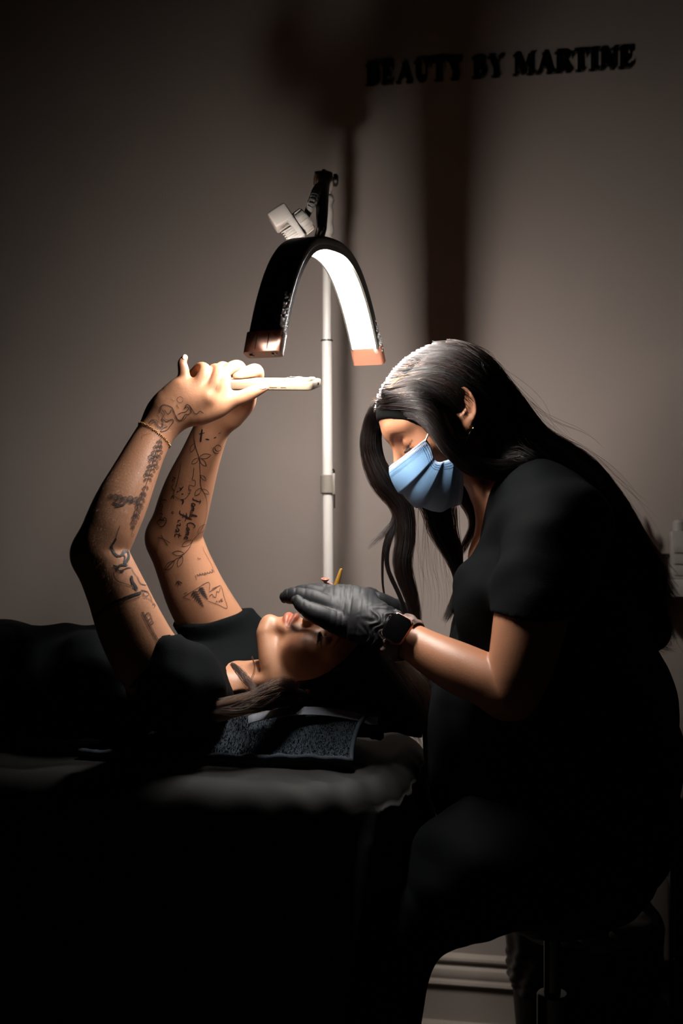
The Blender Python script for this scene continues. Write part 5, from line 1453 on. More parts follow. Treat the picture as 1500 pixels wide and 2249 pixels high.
# ------------------------------------------------------------------ white wall shelf with bottles behind her back
M_SHELF = mat('white shelf board', lin(186, 180, 172), rough=0.5)
M_DARKB = mat('dark bottle', lin(14, 16, 16), rough=0.2, spec=0.6)
M_CLEAR = mat('frosted acrylic', lin(196, 190, 184), rough=0.35, Transmission_Weight=0.35)
M_LEAF = mat('dark green leaf', lin(44, 54, 44), rough=0.5, vary=.2, vscale=40)
zs = P(1460, 1275, .42)[2]
s0 = wall_pt(1396, 1290)
sh0 = np.array([s0[0], s0[1], zs])
sh = thing('wall_shelf', 'white floating wall shelf at the right edge behind the long hair', 'shelf', sh0)
MB().add(*s_box(sh0 + A * .25 - B * .075 - [0, 0, .016], (.50, .032, .15), RW, .002)).build('board', M_SHELF, sh)
for a in (.06, .44): MB().add(*s_box(sh0 + A * a - B * .006 - [0, 0, .055], (.022, .05, .012), RW, .002)).add(*s_box(sh0 + A * a - B * .055 - [0, 0, .036], (.022, .008, .10), RW, .002)).build('bracket', M_SHELF, sh)
def on_shelf(a, b): return sh0 + A * a - B * b
def bottle(name, label, a, b, r, h, neck, m, capm, grp=None):
    p = on_shelf(a, b); t = thing(name, label, 'bottle', p, grp)
    MB().add(*s_lathe([(r - .002, 0), (r, .003), (r, h * .72), (r * .96, h * .76), (neck + .001, h * .80), (neck, h * .81), (neck, h * .84)], p, n=28)).build('bottle_body', m, t)
    MB().add(*s_lathe([(neck + .002, h * .83), (neck + .003, h * .84), (neck + .003, h * .99), (neck + .001, h)], p, n=24)).build('cap', capm, t)
    return t
xa = lambda px: (((px - 750) / FPX * (0.50 - CAM_Y)) - sh0[0]) / A[0]
bottle('pump_bottle', 'short dark bottle with broad cap, left one on the shelf', xa(1444), .070, .0100, .046, .0095, M_DARKB, M_DARKB, 'dark bottles on the wall shelf')
bottle('square_bottle', 'taller plain dark bottle beside the clear organiser', xa(1474), .075, .0092, .049, .0090, M_DARKB, M_DARKB, 'dark bottles on the wall shelf')
p_ = on_shelf(xa(1530), .075)
org = thing('acrylic_organiser', 'frosted clear drawer organiser at the right end of the shelf', 'organiser', p_)
MB().add(*s_box(p_ + [0, 0, .047], (.080, .094, .085), RW, .003)).build('organiser_body', M_CLEAR, org)
for k in range(3):
    d_ = MB().add(*s_box(p_ - B * .044 + [0, 0, .017 + k * .022], (.072, .017, .004), RW, .001)).build('drawer', M_CLEAR, org)
    MB().add(*s_box(p_ - B * .048 + [0, 0, .017 + k * .022], (.016, .004, .006), RW, .001)).build('handle', M_CLEAR, d_)
MB().add(*s_lathe([(.012, 0), (.012, .022), (.009, .026), (.004, .028)], p_ + np.array([0, 0, .0895]) - A * .022, n=18)).build('jar', M_CLEAR, org)
pp = on_shelf(xa(1398), .075)
plant = thing('potted_plant', 'small potted plant with upright pointed leaves half hidden by the hair', 'plant', pp)
MB().add(*s_lathe([(.014, 0), (.016, .002), (.019, .040), (.019, .044), (.0165, .044), (.015, .036), (.002, .040)], pp, n=28)).build('pot', M_CLAMP, plant)
for k, (ang, lean, hh) in enumerate(((0.4, -.016, .118), (1.7, .016, .085), (2.9, .024, .070), (4.2, -.020, .075), (5.3, .006, .092))):
    d = np.array([math.cos(ang), math.sin(ang), 0])
    def leaf(u, v, d=d, lean=lean, hh=hh):
        w = .0085 * math.sin(math.pi * min(1, .25 + .75 * u)) ** .7 * (1 if u < .98 else .3)
        c = pp + np.array([0, 0, .038]) + d * .006 + A * lean * u ** 1.6 + np.array([0, 0, hh * u])
        n = np.cross(d, [0, 0, 1])
        return c + (A * .8 + n * .4) * w * (2 * v - 1) - B * (.003 * (1 - (2 * v - 1) ** 2))
    MB().add(*s_sheet(leaf, 16, 6, thick=.0015)).build('leaf', M_LEAF, plant)

# ------------------------------------------------------------------ black tubular trolley at the right edge
tr0 = P(1484, 2249, .30) * [1, 1, 0]
trol = thing('trolley', 'black tubular metal trolley frame cut off by the right edge', 'trolley', tr0)
M_TUBE = mat('black enamel tube', lin(22, 26, 30), rough=0.3, spec=0.6)
zt_ = P(1482, 1742, .30)[2]
fr = lambda y: [tr0 + [0, y, .07], tr0 + [0, y, .30], tr0 + [0, y, zt_ - .07], tr0 + [.012, y, zt_ - .02], tr0 + [.05, y, zt_], tr0 + [.12, y, zt_], tr0 + [.36, y, zt_], tr0 + [.42, y, zt_ - .01], tr0 + [.45, y, zt_ - .05], tr0 + [.45, y, .07]]
for y in (0.0, .22):
    MB().add(*s_tube(catmull(fr(y), 6), .0115, 14)).build('side_frame', M_TUBE, trol)
    for x in (0, .45):
        q = tr0 + [x, y, 0]
        MB().add(*s_cyl(q + [0, -.012, .030], q + [0, .012, .030], .030, n=20, bev=.005)).add(*s_cyl(q + [0, 0, .05], q + [0, 0, .075], .008, n=10)).build('caster', M_SEAT, trol)
for z in (.16, .40, zt_ - .10):
    MB().add(*s_box(tr0 + [.225, .11, z], (.425, .21, .012), None, .003)).add(*s_box(tr0 + [.225, .0, z + .02], (.44, .006, .04), None, .002)).add(*s_box(tr0 + [.225, .22, z + .02], (.44, .006, .04), None, .002)).build('tray', M_TUBE, trol)
for z in (P(1474, 1840, .3)[2], P(1474, 2100, .3)[2]):
    MB().add(*s_lathe([(.0045, 0), (.0045, .002), (.003, .0035), (.001, .004)], tr0 + [-.006, -.0095, z], (-.5, -.86, 0), 12)).build('bolt', M_STEEL, trol)
# ------------------------------------------------------------------ standing letters on the wall
M_LETTER = mat('dark bronze acrylic', lin(34, 32, 28), rough=0.12, metal=0.6, spec=0.6)
sgA, sgB = wall_pt(805, 190), wall_pt(1389, 152)
EMH = wall_pt(1389, 152 - 44)[2] - sgB[2]
z_base = (sgA[2] + sgB[2]) / 2
SERIF = 0.035; ST = 0.20; TH = 0.075                   # serif height, thick and thin strokes (cap height 1)
def bar(x0, y0, x1, y1, w):
    """slanted stroke with flat ends, horizontal width w"""
    return [(x0 - w / 2, y0), (x0 + w / 2, y0), (x1 + w / 2, y1), (x1 - w / 2, y1)]
def rc_(x0, y0, x1, y1): return [(x0, y0), (x1, y0), (x1, y1), (x0, y1)]
def ser(x, y, w): return rc_(x - w / 2, y, x + w / 2, y + SERIF * (1 if y < .5 else -1)) if y < .5 else rc_(x - w / 2, y - SERIF, x + w / 2, y)
def bowl(cx, cy, rx, ry, wx, wy, a0=-90, a1=90, n=14):
    o = []; i_ = []
    for k in range(n + 1):
        a = math.radians(a0 + (a1 - a0) * k / n)
        o.append((cx + rx * math.cos(a), cy + ry * math.sin(a))); i_.append((cx + (rx - wx) * math.cos(a), cy + (ry - wy) * math.sin(a)))
    return [[o[k], o[k + 1], i_[k + 1], i_[k]] for k in range(n)]
def glyph(c):
    P_ = []
    if c == 'B':
        P_ += [rc_(.10, 0, .30, 1), rc_(0, 0, .42, SERIF), rc_(0, 1 - SERIF, .42, 1)]
        P_ += bowl(.36, .745, .27, .255, .19, .06) + bowl(.38, .26, .33, .26, .20, .06) + [rc_(.28, .48, .40, .545), rc_(.28, 0, .40, .06), rc_(.28, .94, .40, 1)]
        return P_, .74
    if c == 'E':
        P_ = [rc_(.10, 0, .30, 1), rc_(0, 0, .62, .06), rc_(0, .94, .60, 1), rc_(.28, .475, .48, .535), rc_(.44, .36, .49, .64), [(.54, .94), (.60, .94), (.62, .72), (.59, .72)], [(.54, .06), (.62, .06), (.67, .30), (.63, .30)]]
        return P_, .70
    if c == 'A':
        P_ = [bar(.13, 0, .42, 1, .075), bar(.68, 0, .40, 1, .21), rc_(.20, .30, .60, .36), ser(.13, 0, .28), ser(.68, 0, .36)]
        return P_, .86
    if c == 'U':
        P_ = [rc_(.11, .30, .31, 1), rc_(.60, .30, .675, 1), ser(.21, 1, .42), ser(.64, 1, .28)]
        P_ += bowl(.3925, .30, .2825, .31, .19, .07, 180, 360)
        return P_, .82
    if c == 'T':
        P_ = [rc_(.26, 0, .46, 1), rc_(0, .94, .72, 1), ser(.36, 0, .42), [(0, .94), (.06, .94), (.035, .70), (.0, .70)], [(.66, .94), (.72, .94), (.72, .70), (.685, .70)]]
        return P_, .76
    if c == 'Y':
        P_ = [rc_(.28, 0, .48, .46), bar(.38, .42, .14, 1, .20), bar(.38, .42, .64, 1, .075), ser(.38, 0, .42), ser(.15, 1, .36), ser(.64, 1, .26)]
        return P_, .78
    if c == 'M':
        P_ = [rc_(.10, 0, .165, 1), rc_(.74, 0, .94, 1), bar(.20, 1, .50, .05, .20), bar(.50, .05, .78, 1, .075), ser(.13, 0, .28), ser(.84, 0, .40), rc_(.0, 1 - SERIF, .26, 1), rc_(.76, 1 - SERIF, 1.03, 1)]
        return P_, 1.06
    if c == 'R':
        P_ = [rc_(.10, 0, .30, 1), ser(.20, 0, .42), rc_(0, 1 - SERIF, .42, 1), rc_(.28, .94, .40, 1), rc_(.28, .46, .40, .52), bar(.66, 0, .42, .48, .21), ser(.68, 0, .26)]
        P_ += bowl(.38, .73, .30, .27, .20, .06)
        return P_, .80
    if c == 'I':
        return [rc_(.10, 0, .30, 1), ser(.20, 0, .42), ser(.20, 1, .42)], .44
    if c == 'N':
        return [rc_(.10, 0, .17, 1), rc_(.66, 0, .73, 1), bar(.16, 1, .64, 0, .20), ser(.135, 0, .28), ser(.695, 1, .28), rc_(0, 1 - SERIF, .24, 1)], .86
words_ = 'BEAUTY BY MARTINE'
tot = 0
for c in words_: tot += .40 if c == ' ' else glyph(c)[1] + .035
tot -= .035
span = np.linalg.norm((sgB - sgA)[:2]); kx = span / tot
sign = thing('wall_sign', 'raised dark serif lettering spelling a shop name high on the wall', 'sign', np.array([sgA[0], sgA[1], z_base]))
x = 0
for c in words_:
    if c == ' ': x += .40; continue
    polys, w_ = glyph(c)
    mb = MB(); k = 0
    for pl in polys:
        area = sum(pl[i][0] * pl[(i + 1) % len(pl)][1] - pl[(i + 1) % len(pl)][0] * pl[i][1] for i in range(len(pl)))
        if area < 0: pl = pl[::-1]
        O_ = np.array([sgA[0], sgA[1], z_base]) + A * (x * kx) - B * (.001 + .00003 * (k % 7)); k += 1
        mb.add(*s_prism([(a * kx, b * EMH) for a, b in pl], .014, O_, RW))
    mb.build('letter', M_LETTER, sign, smooth=False)
    x += w_ + .035
# ------------------------------------------------------------------ tattoos: inked lines lying on the skin of both arms; strokes are (x, y) in the photograph
M_INK = mat('tattoo ink', lin(40, 36, 38), rough=0.5, spec=0.4)
M_INK2 = mat('faded tattoo ink', lin(64, 52, 50), rough=0.5, spec=0.4)
def tattoo(model, strokes, m, closed=False, label=None, lift=0.0007):
    """strokes: list of (half width px, [(x, y) ...]); fills: half width None -> polygon fan"""
    V = []; F = []
    allp = []; meta = []
    for hw_, pts in strokes:
        pts = np.array(pts, float)
        c = catmull(pts, 5) if len(pts) > 2 else catmull(pts, 8)
        s_ = np.concatenate([[0], np.cumsum(np.linalg.norm(np.diff(c, axis=0), axis=1))])
        k = max(3, int(s_[-1] / 1.6)); t = np.linspace(0, s_[-1], k)
        c = np.stack([np.interp(t, s_, c[:, i]) for i in range(2)], 1)
        meta.append((len(allp), k, hw_)); allp.extend(c)
    X, N, ok = cam_trace(model, np.array(allp))
    for o, k, hw_ in meta:
        x, n, g = X[o:o + k], N[o:o + k], ok[o:o + k]
        tn = np.gradient(x, axis=0); tn /= np.linalg.norm(tn, axis=1)[:, None] + 1e-9
        sd = np.cross(n, tn); sd /= np.linalg.norm(sd, axis=1)[:, None] + 1e-9
        w_ = (hw_ * (.62 if hw_ < 2 else .85)) * (x[:, 1] - CAM_Y)[:, None] / FPX
        tp = np.minimum(1, np.minimum(np.arange(k), np.arange(k)[::-1]) / 3 + .45)[:, None]
        b = len(V)
        for i in range(k): V.append(x[i] + n[i] * lift + sd[i] * w_[i] * tp[i]); V.append(x[i] + n[i] * lift - sd[i] * w_[i] * tp[i])
        for i in range(k - 1):
            if g[i] and g[i + 1] and np.linalg.norm(x[i] - x[i + 1]) < .01: F.append((b + 2 * i, b + 2 * i + 1, b + 2 * i + 3, b + 2 * i + 2))
    if F:
        o = mobj('tattoo', V, F, m, client)
        if label: o['label'] = label
        o['kind'] = 'stuff'
c1 = lambda *p: [(320 + x / 5.0, 760 + y / 5.0) for x, y in p]
c3 = lambda *p: [(140 + x / 3.571, 850 + y / 3.571) for x, y in p]
c4 = lambda *p: [(140 + x / 3.571, 1200 + y / 3.571) for x, y in p]
ring = lambda f, x, y, r, n=14, a0=0, a1=6.2832: f(*[(x + r * math.cos(a0 + (a1 - a0) * k / n), y + r * math.sin(a0 + (a1 - a0) * k / n)) for k in range(n + 1)])
def leaf_(f, x, y, L_, ang, w_=.28):
    a = math.radians(ang); d = (math.cos(a), math.sin(a)); q = (-d[1], d[0])
    pt = lambda t, s: (x + d[0] * L_ * t + q[0] * L_ * w_ * s * math.sin(math.pi * t), y + d[1] * L_ * t + q[1] * L_ * w_ * s * math.sin(math.pi * t))
    return [f(*[pt(t, 1) for t in np.linspace(0, 1, 8)]), f(*[pt(t, -1) for t in np.linspace(0, 1, 8)])]
def curl(f, x, y, r, ang, turn=1, n=16):
    a = math.radians(ang)
    return f(*[(x + r * (1 - .75 * t) * math.cos(a + turn * 5.0 * t) - r * math.cos(a), y + r * (1 - .75 * t) * math.sin(a + turn * 5.0 * t) - r * math.sin(a)) for t in np.linspace(0, 1, n)])
near_m, far_m = armL_m, armR_m
# smoke dragon on wrist and hand
W = [(1.3, c1((40, 855), (62, 825), (105, 828), (135, 872), (168, 892), (188, 850), (176, 795), (228, 832), (284, 802), (304, 830), (262, 884), (230, 922), (165, 940), (190, 905), (240, 880))),
     (1.0, c1((48, 868), (75, 845), (102, 848), (130, 895), (172, 906), (196, 868))), (1.0, c1((36, 840), (66, 812), (112, 815), (142, 858))),
     (1.3, c1((150, 740), (165, 690), (182, 652), (230, 650), (292, 682), (325, 760), (360, 812), (405, 800), (432, 752), (470, 748), (500, 720), (486, 662), (450, 642), (430, 690))),
     (1.0, c1((205, 700), (240, 745), (270, 730), (282, 700), (318, 740), (335, 790), (372, 824), (420, 806), (448, 765))), (0.9, c1((160, 720), (190, 765), (180, 800))), (0.9, c1((172, 690), (205, 735), (196, 780))),
     (1.2, c1((420, 690), (452, 668), (470, 690), (436, 722), (392, 730), (352, 752))), (1.4, c1((482, 650), (516, 706), (536, 736), (566, 742), (592, 714), (636, 738))),
     (0.7, c1((275, 572), (300, 600), (326, 606))), (1.0, c1((344, 636), (345, 658), (366, 692))), (0.7, ring(c1, 378, 590, 33)),
     (0.8, c1((120, 760), (150, 790), (150, 840), (200, 865), (230, 870))), (0.8, c1((188, 770), (214, 800), (246, 812), (290, 820)))]
tattoo(near_m, W, M_INK2, label='grey smoke-like dragon tattoo')
tattoo(near_m, [(.5, c3((610, 415), (615, 385), (650, 370), (690, 362))), (1.6, c3((515, 395), (505, 420), (490, 440))), (1.6, c3((485, 462), (470, 485)))], M_INK2)
# filigree cross on the forearm
X_ = [(1.0, c3((757, 400), (735, 470), (716, 540), (690, 620), (664, 700), (640, 780), (616, 850), (590, 920), (566, 1000), (545, 1080), (534, 1145))), (.8, c3((770, 440), (735, 520), (706, 600))), (.8, c3((745, 440), (718, 520), (692, 600)))]
def frond(f, x, y, ang, side, L_):
    """a tapering leaf scroll: leaves the stem at ANG and winds up in a small spiral"""
    a = math.radians(ang); pts = [(x, y)]; st = L_ / 9
    for k in range(15):
        a += side * math.radians(6 + 2.1 * k)
        st *= .95
        pts.append((pts[-1][0] + st * math.cos(a), pts[-1][1] - st * math.sin(a)))
    return f(*pts)
def branch(path, widths, a_left, a_right, seed):
    r_ = np.random.default_rng(seed); out = []
    for k, (x, y) in enumerate(path):
        L_ = widths[k]
        for sd, an in ((1, a_left), (-1, a_right)):
            j = r_.uniform(-12, 12); l_ = L_ * r_.uniform(.8, 1.15)
            out += [(1.15, frond(c3, x, y, an + j, sd, l_)), (.7, frond(c3, x + 2, y - 7, an + j, sd, l_ * .84)), (.6, frond(c3, x - 2, y + 8, an + j - sd * 12, sd, l_ * .66))]
            if k % 2: out.append((1.9, frond(c3, x, y + 4, an + j + sd * 6, sd, l_ * .45)))
    return out
X_ += branch(resample([(748, 430), (716, 540), (690, 620), (655, 725)], 9), [34, 62, 80, 84, 70, 76, 70, 62, 48], 150, 30, 1)
X_ += branch(resample([(640, 780), (610, 860), (585, 930), (558, 1010), (540, 1090)], 8), [60, 74, 84, 80, 76, 66, 54, 36], 190, -10, 2)
X_ += [(1.1, c3((625, 880), (560, 892), (500, 890), (440, 872), (365, 862)))]
X_ += branch(resample([(585, 890), (520, 890), (450, 876), (385, 864)], 6), [66, 82, 84, 74, 60, 40], 100, -120, 3)
X_ += [(.8, l) for l in leaf_(c3, 757, 405, 34, 95) + leaf_(c3, 534, 1145, 34, 80) + leaf_(c3, 375, 862, 34, 190)]
X_ += [(3.0, c3((382, 908), (412, 920), (450, 932))), (2.4, c3((402, 940), (440, 930), (480, 918)))]
tattoo(near_m, X_, M_INK2, label='filigree cross tattoo')
# swirling figure at the elbow, arm bands, key and chain
tattoo(near_m, [(1.0, c3((442, 1085), (424, 1130), (410, 1180), (385, 1240))), (3.0, c3((410, 1185), (388, 1225), (374, 1255), (395, 1300), (425, 1330))), (2.2, c3((385, 1270), (405, 1310), (440, 1325), (458, 1300))),
    (4.6, c3((455, 1310), (475, 1290), (500, 1288), (508, 1330), (492, 1365), (470, 1385))), (2.0, c3((440, 1330), (465, 1318), (480, 1335), (470, 1370))), (2.6, c3((385, 1400), (420, 1410), (450, 1395), (500, 1400))),
    (1.6, c3((395, 1425), (440, 1440), (500, 1418), (530, 1420))), (2.0, c3((410, 1410), (430, 1440), (470, 1450))), (1.2, c3((390, 1450), (400, 1500), (440, 1530), (490, 1545), (540, 1570), (570, 1600))),
    (1.2, c3((530, 1420), (548, 1455), (575, 1490))), (4.0, c3((530, 1480), (535, 1520), (560, 1560), (575, 1590))), (1.2, c3((520, 1500), (540, 1560), (580, 1600)))], M_INK, label='dark swirling figure tattoo')
tattoo(near_m, [(1.6, c4((575, 235), (600, 290), (645, 305))), (1.6, c4((600, 345), (640, 350), (672, 380), (690, 425))), (1.0, c4((615, 350), (625, 395), (660, 410), (700, 445), (718, 475))), (1.0, c4((690, 455), (715, 455), (708, 480))), (1.0, ring(c4, 645, 370, 20))], M_INK2)
B_ = [(3.6, c4((238, 560), (300, 505), (370, 455), (430, 425), (520, 390), (605, 362))), (1.8, c4((250, 580), (310, 525), (380, 478), (440, 448))), (.8, c4((440, 462), (520, 425), (600, 395)))]
for k in range(16):
    t = k / 15; x, y = 420 + 190 * t, 455 - 75 * t; B_.append((.7, c4((x, y), (x + 4, y + 14))))
B_ += [(4.0, c4((505, 1128), (560, 1068), (620, 1000), (690, 920), (745, 865))), (1.4, c4((515, 1160), (580, 1085), (650, 1005), (720, 925))), (1.0, c4((530, 1172), (600, 1090), (690, 985)))]
tattoo(near_m, B_, M_INK, label='dark arm bands')
K_ = [(1.4, c4((612, 522), (640, 580), (672, 640), (705, 700), (742, 760), (770, 800))), (1.4, c4((626, 520), (655, 578), (688, 640), (720, 700), (758, 758), (782, 792))), (1.8, c4((605, 524), (630, 516))),
      (1.2, c4((630, 545), (668, 520), (690, 580), (700, 600), (665, 620))), (1.2, c4((640, 560), (660, 545))), (1.2, c4((648, 585), (678, 565))), (1.2, c4((655, 605), (690, 590))), (1.8, c4((690, 690), (705, 680))), (1.8, c4((712, 712), (728, 700))),
      (2.2, ring(c4, 800, 795, 18)), (1.8, ring(c4, 828, 770, 16)), (1.8, ring(c4, 855, 760, 14)), (2.4, ring(c4, 775, 815, 16)), (2.2, ring(c4, 755, 850, 20)), (2.0, ring(c4, 740, 880, 15)), (1.6, ring(c4, 790, 850, 16)),
      (1.4, c4((830, 755), (885, 725))), (1.4, c4((845, 775), (888, 748)))]
tattoo(near_m, K_, M_INK2, label='old key and chain tattoo')
tattoo(near_m, [(.6, c1((845, 330), (830, 365), (818, 395))), (.6, c1((860, 352), (838, 372))), (.6, c1((790, 430), (775, 455), (768, 485))), (.6, c1((792, 460), (778, 480)))], M_INK2)
# far arm
Vn = [(1.0, c3((1034, 300), (1022, 380), (1036, 470), (1062, 555), (1068, 640), (1070, 720), (1078, 790), (1112, 860), (1122, 950), (1108, 1040), (1070, 1130), (1010, 1200))), (.9, c3((1010, 1200), (985, 1260), (930, 1320), (880, 1350), (830, 1395), (790, 1445)))]
for x, y, L_, an in ((1062, 552, 95, -12), (1066, 560, 80, 50), (1060, 556, 75, 140), (1072, 690, 62, 45), (1078, 790, 80, 130), (1082, 800, 70, 35), (1112, 1075, 100, 130), (1010, 1200, 100, 150), (945, 1305, 95, 182), (930, 1325, 95, 112), (870, 1360, 110, 135), (1030, 440, 80, 115)):
    Vn += [(.9, l) for l in leaf_(c3, x, y, L_, an, .2)]
tattoo(far_m, Vn, M_INK, label='leafy vine tattoo')
tattoo(far_m, [(2.4, c3((1088, 330), (1080, 380), (1074, 432))), (1.6, c3((1062, 368), (1108, 358))), (2.2, c3((1112, 408), (1142, 412))), (2.2, c3((1176, 400), (1196, 392))), (1.6, c3((1212, 365), (1232, 355))), (1.2, ring(c3, 1208, 478, 24)), (1.2, ring(c3, 1200, 490, 30, a0=1, a1=4)),
    (.9, c3((922, 590), (908, 680), (888, 760), (866, 830), (880, 865), (940, 880), (980, 845), (1000, 800))), (.9, c3((1022, 630), (1016, 690), (1008, 725), (1032, 735), (1026, 775), (985, 770), (985, 820))), (1.2, c3((855, 705), (880, 715), (852, 730), (874, 742))), (1.2, c3((862, 760), (852, 785), (868, 815))),
    (2.2, c3((888, 825), (900, 818))), (2.2, c3((925, 840), (940, 838))), (1.6, c3((905, 790), (925, 800), (910, 812), (940, 780))), (1.6, c3((840, 880), (858, 850), (866, 878))), (2.0, c3((930, 920), (938, 890), (918, 880))), (.9, c3((975, 800), (1000, 808))), (.9, c3((970, 830), (995, 836)))], M_INK, label='small line drawings')
CUR = {'F': (.75, [[(.1, .9), (.4, 1.05), (.8, .95)], [(.45, 1.0), (.35, .5), (.25, .05), (.0, .05)], [(.2, .55), (.6, .58)]]), 'a': (.55, [[(.45, .42), (.2, .48), (.08, .22), (.2, .02), (.42, .15), (.48, .45), (.45, .05), (.6, .08)]]),
    'm': (.85, [[(.05, .4), (.1, .05)], [(.1, .2), (.25, .48), (.35, .35), (.36, .05)], [(.36, .25), (.52, .48), (.62, .35), (.63, .08), (.85, .1)]]), 'i': (.25, [[(.05, .42), (.08, .05), (.25, .08)], [(.1, .65), (.12, .68)]]),
    'l': (.3, [[(.0, .1), (.22, .6), (.2, 1.0), (.08, .9), (.08, .2), (.3, .05)]]), 'y': (.55, [[(.05, .45), (.1, .1), (.3, .08), (.45, .45)], [(.45, .45), (.4, -.2), (.2, -.5), (.05, -.35), (.5, .1)]]),
    'C': (.75, [[(.7, .85), (.45, 1.05), (.1, .7), (.1, .25), (.4, .0), (.75, .15)]]), 'o': (.5, [[(.3, .45), (.08, .25), (.2, .02), (.42, .2), (.3, .45), (.5, .4)]]), 'e': (.45, [[(.05, .2), (.35, .3), (.25, .48), (.08, .28), (.2, .02), (.45, .12)]]),
    'r': (.4, [[(.0, .3), (.1, .45), (.2, .4), (.2, .05), (.4, .1)]]), 's': (.4, [[(.0, .1), (.2, .45), (.32, .15), (.15, .0), (.4, .1)]]), 't': (.4, [[(.2, .9), (.15, .1), (.4, .05)], [(.0, .55), (.4, .58)]]),
    'L': (.6, [[(.4, .9), (.2, 1.0), (.2, .3), (.05, .05), (.6, .08)]]), 'v': (.45, [[(.02, .45), (.18, .05), (.4, .45), (.48, .38)]]), 'd': (.55, [[(.4, .4), (.15, .45), (.08, .15), (.3, .05), (.42, .4), (.46, 1.0), (.44, .05), (.58, .1)]]), ' ': (.35, [])}
def writing(f, text, x0, y0, x1, y1, h, w_):
    d = np.array([x1 - x0, y1 - y0], float); L_ = np.linalg.norm(d); d /= L_; q = np.array([d[1], -d[0]])
    tot_ = sum(CUR[c][0] for c in text); x = 0; out = []
    for c in text:
        for st_ in CUR[c][1]: out.append((w_, f(*[tuple(np.array([x0, y0]) + d * (x + a) / tot_ * L_ + q * b * h) for a, b in st_])))
        x += CUR[c][0]
    return out
def script(f, x0, y0, x1, y1, amp, n, seed):
    r_ = np.random.default_rng(seed); d = np.array([x1 - x0, y1 - y0], float); L_ = np.linalg.norm(d); d /= L_; q = np.array([d[1], -d[0]])
    pts = []
    for k in range(n):
        b = np.array([x0, y0]) + d * L_ * (k + .5) / n; h = amp * r_.choice([.45, .5, .55, 1.0], p=[.3, .3, .2, .2]); s_ = L_ / n * .5
        pts += [b - d * s_ * .6, b + q * h * .7 - d * s_ * .1, b + q * h + d * s_ * .25, b + q * h * .5 + d * s_ * .5, b + d * s_ * .3 - q * amp * (.35 if r_.random() < .2 else .02)]
    return f(*[tuple(p) for p in pts])
tattoo(far_m, writing(c3, 'Family Come', 1012, 865, 942, 1190, 62, 1.8) + writing(c3, 'First', 912, 965, 868, 1175, 58, 1.8), M_INK, label='cursive lettering reading Family Come First')
tattoo(far_m, writing(c3, 'Loved', 762, 870, 752, 1050, 46, 1.5) + [(1.4, c3((756, 1040), (735, 1060), (765, 1095), (800, 1070), (806, 1035), (790, 1025), (776, 1045), (756, 1040))), (1.2, ring(c3, 855, 985, 8)), (1.0, c3((738, 1180), (790, 1195), (838, 1222))), (1.2, c3((765, 1158), (785, 1195), (818, 1245)))], M_INK, label='cursive word with a heart')
T_ = [(.8, c4((932, 400), (1030, 340), (1134, 280), (1140, 352))), (.8, c4((932, 400), (985, 415), (1000, 425))), (.8, c4((1138, 358), (1185, 332), (1230, 310), (1255, 395), (1280, 485), (1205, 455), (1128, 428))),
      (1.0, c4((1140, 392), (1162, 375), (1172, 392), (1192, 398), (1198, 352), (1212, 362), (1222, 340), (1228, 318))), (.8, c4((940, 375), (970, 355))), (.8, c4((1160, 335), (1200, 315)))]
for (tx, ty), (bx_, by_), wd_ in (((1012, 350), (1098, 482), 48), ((1064, 322), (1130, 422), 36)):
    d = np.array([bx_ - tx, by_ - ty], float); L_ = np.linalg.norm(d); d /= L_; q = np.array([d[1], -d[0]])
    T_.append((1.8, c4((tx, ty), (tx + d[0] * 26, ty + d[1] * 26))))
    for k in range(15):
        t = (k + 1.5) / 16.5; c = np.array([tx, ty]) + d * L_ * t; w_ = wd_ * .82 * (1 - t) ** .8 * (1 if k % 2 else .62) + 3
        T_.append((1.5, c4(tuple(c - q * w_ + d * 3), tuple(c - d * 3), tuple(c + q * w_ + d * 3))))
T_ += [(1.0, c4((1192, 446), (1198, 426), (1206, 442))), (1.0, c4((1212, 424), (1220, 440), (1224, 420))), (1.0, c4((1244, 412), (1230, 416), (1234, 434), (1248, 428))), (1.0, c4((1232, 426), (1244, 421)))]
tattoo(far_m, T_, M_INK, label='fir trees and peaks in two triangles')
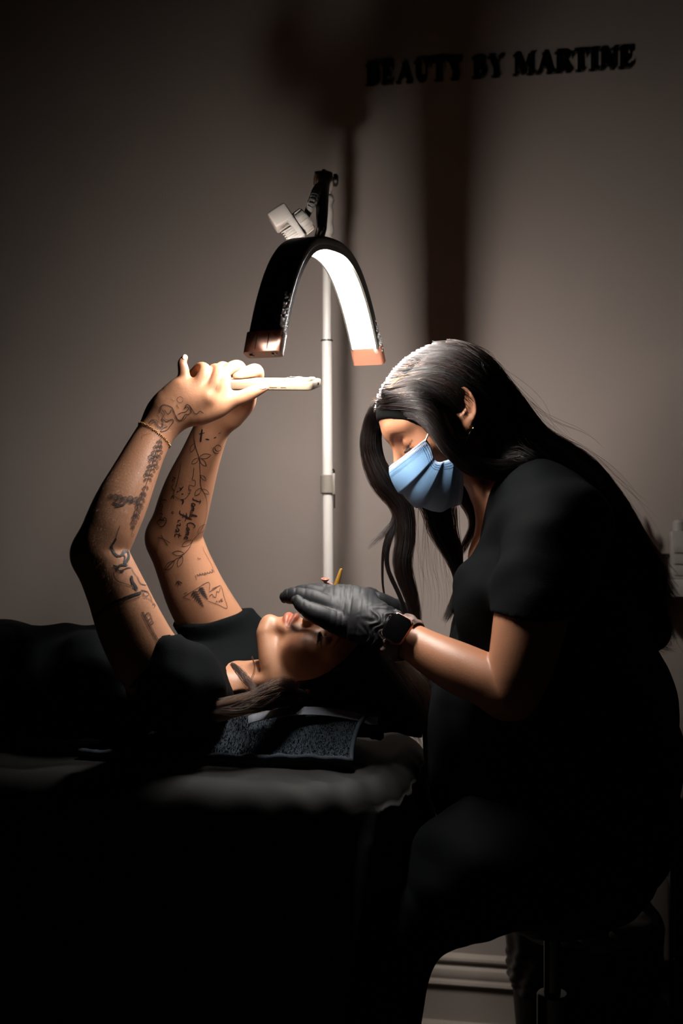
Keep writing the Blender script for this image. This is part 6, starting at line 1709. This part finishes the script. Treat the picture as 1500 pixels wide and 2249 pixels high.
tattoo(far_m, [(1.4, c4((874, 305), (898, 272), (932, 290))), (1.4, c4((896, 316), (904, 266))), (1.4, c4((884, 268), (918, 306))), (.9, c4((1046, 104), (1052, 92), (1060, 104), (1068, 92), (1074, 104))), (.9, c4((1050, 84), (1054, 88))),
    (1.0, script(c4, 1178, 200, 1040, 232, -24, 7, 5)), (1.0, c4((1030, 224), (1042, 264))), (.7, c4((1090, 0), (1100, 40), (1130, 90), (1160, 150), (1180, 205)))], M_INK2, label='fine lettering and small marks')
neck_m = body_a
tattoo(neck_m, [(1.2, c4((1424, 884), (1434, 880))), (1.0, c4((1446, 876), (1458, 872))), (.8, c4((1380, 942), (1405, 934)))], M_INK)
# nails
M_NAIL = mat('pale manicured nail', lin(236, 206, 200), rough=0.22, spec=0.6)
def nail(model, px, py, ang, L_, W_, parent):
    X, N, ok = cam_trace(model, [(px, py)])
    if not ok[0]: return
    Y = X[0, 1]; a = math.radians(ang); d = np.array([math.cos(a), 0, -math.sin(a)]); d -= N[0] * (d @ N[0]); d /= np.linalg.norm(d)
    V, F = s_sphere(X[0] - N[0] * .0008, (PX(L_, Y), PX(W_, Y), .0016), 14, np.column_stack([d, np.cross(N[0], d), N[0]]))
    mobj('fingernail', V, F, M_NAIL, parent)
nail(body_a, 577, 851, -8, 9, 4.2, client)
nail(body_a, 405, 784, -70, 7, 5, client)
nail(body_a, 534, 822, 155, 11, 4.5, client)
# fine hairs on the near forearm
H_ = []
pix = np.stack([rng.uniform(205, 330, 700), rng.uniform(1010, 1330, 700)], 1)
X, N, ok = cam_trace(near_m, pix)
for k in range(700):
    if not ok[k]: continue
    d = np.array([-.35 + rng.normal(0, .25), -.1, -.9]); d -= N[k] * (d @ N[k]); d /= np.linalg.norm(d); l_ = rng.uniform(.004, .009)
    H_.append([X[k], X[k] + d * l_ * .5 + N[k] * .0012, X[k] + d * l_ + N[k] * .0014])
M_DOWN = hair_material('fair arm hair', (0.55, 0.40, 0.25, 1), 0.3, 0.4)
strands('arm_hair', H_, M_DOWN, client, 0.00006)
print('total', time.time() - T0)
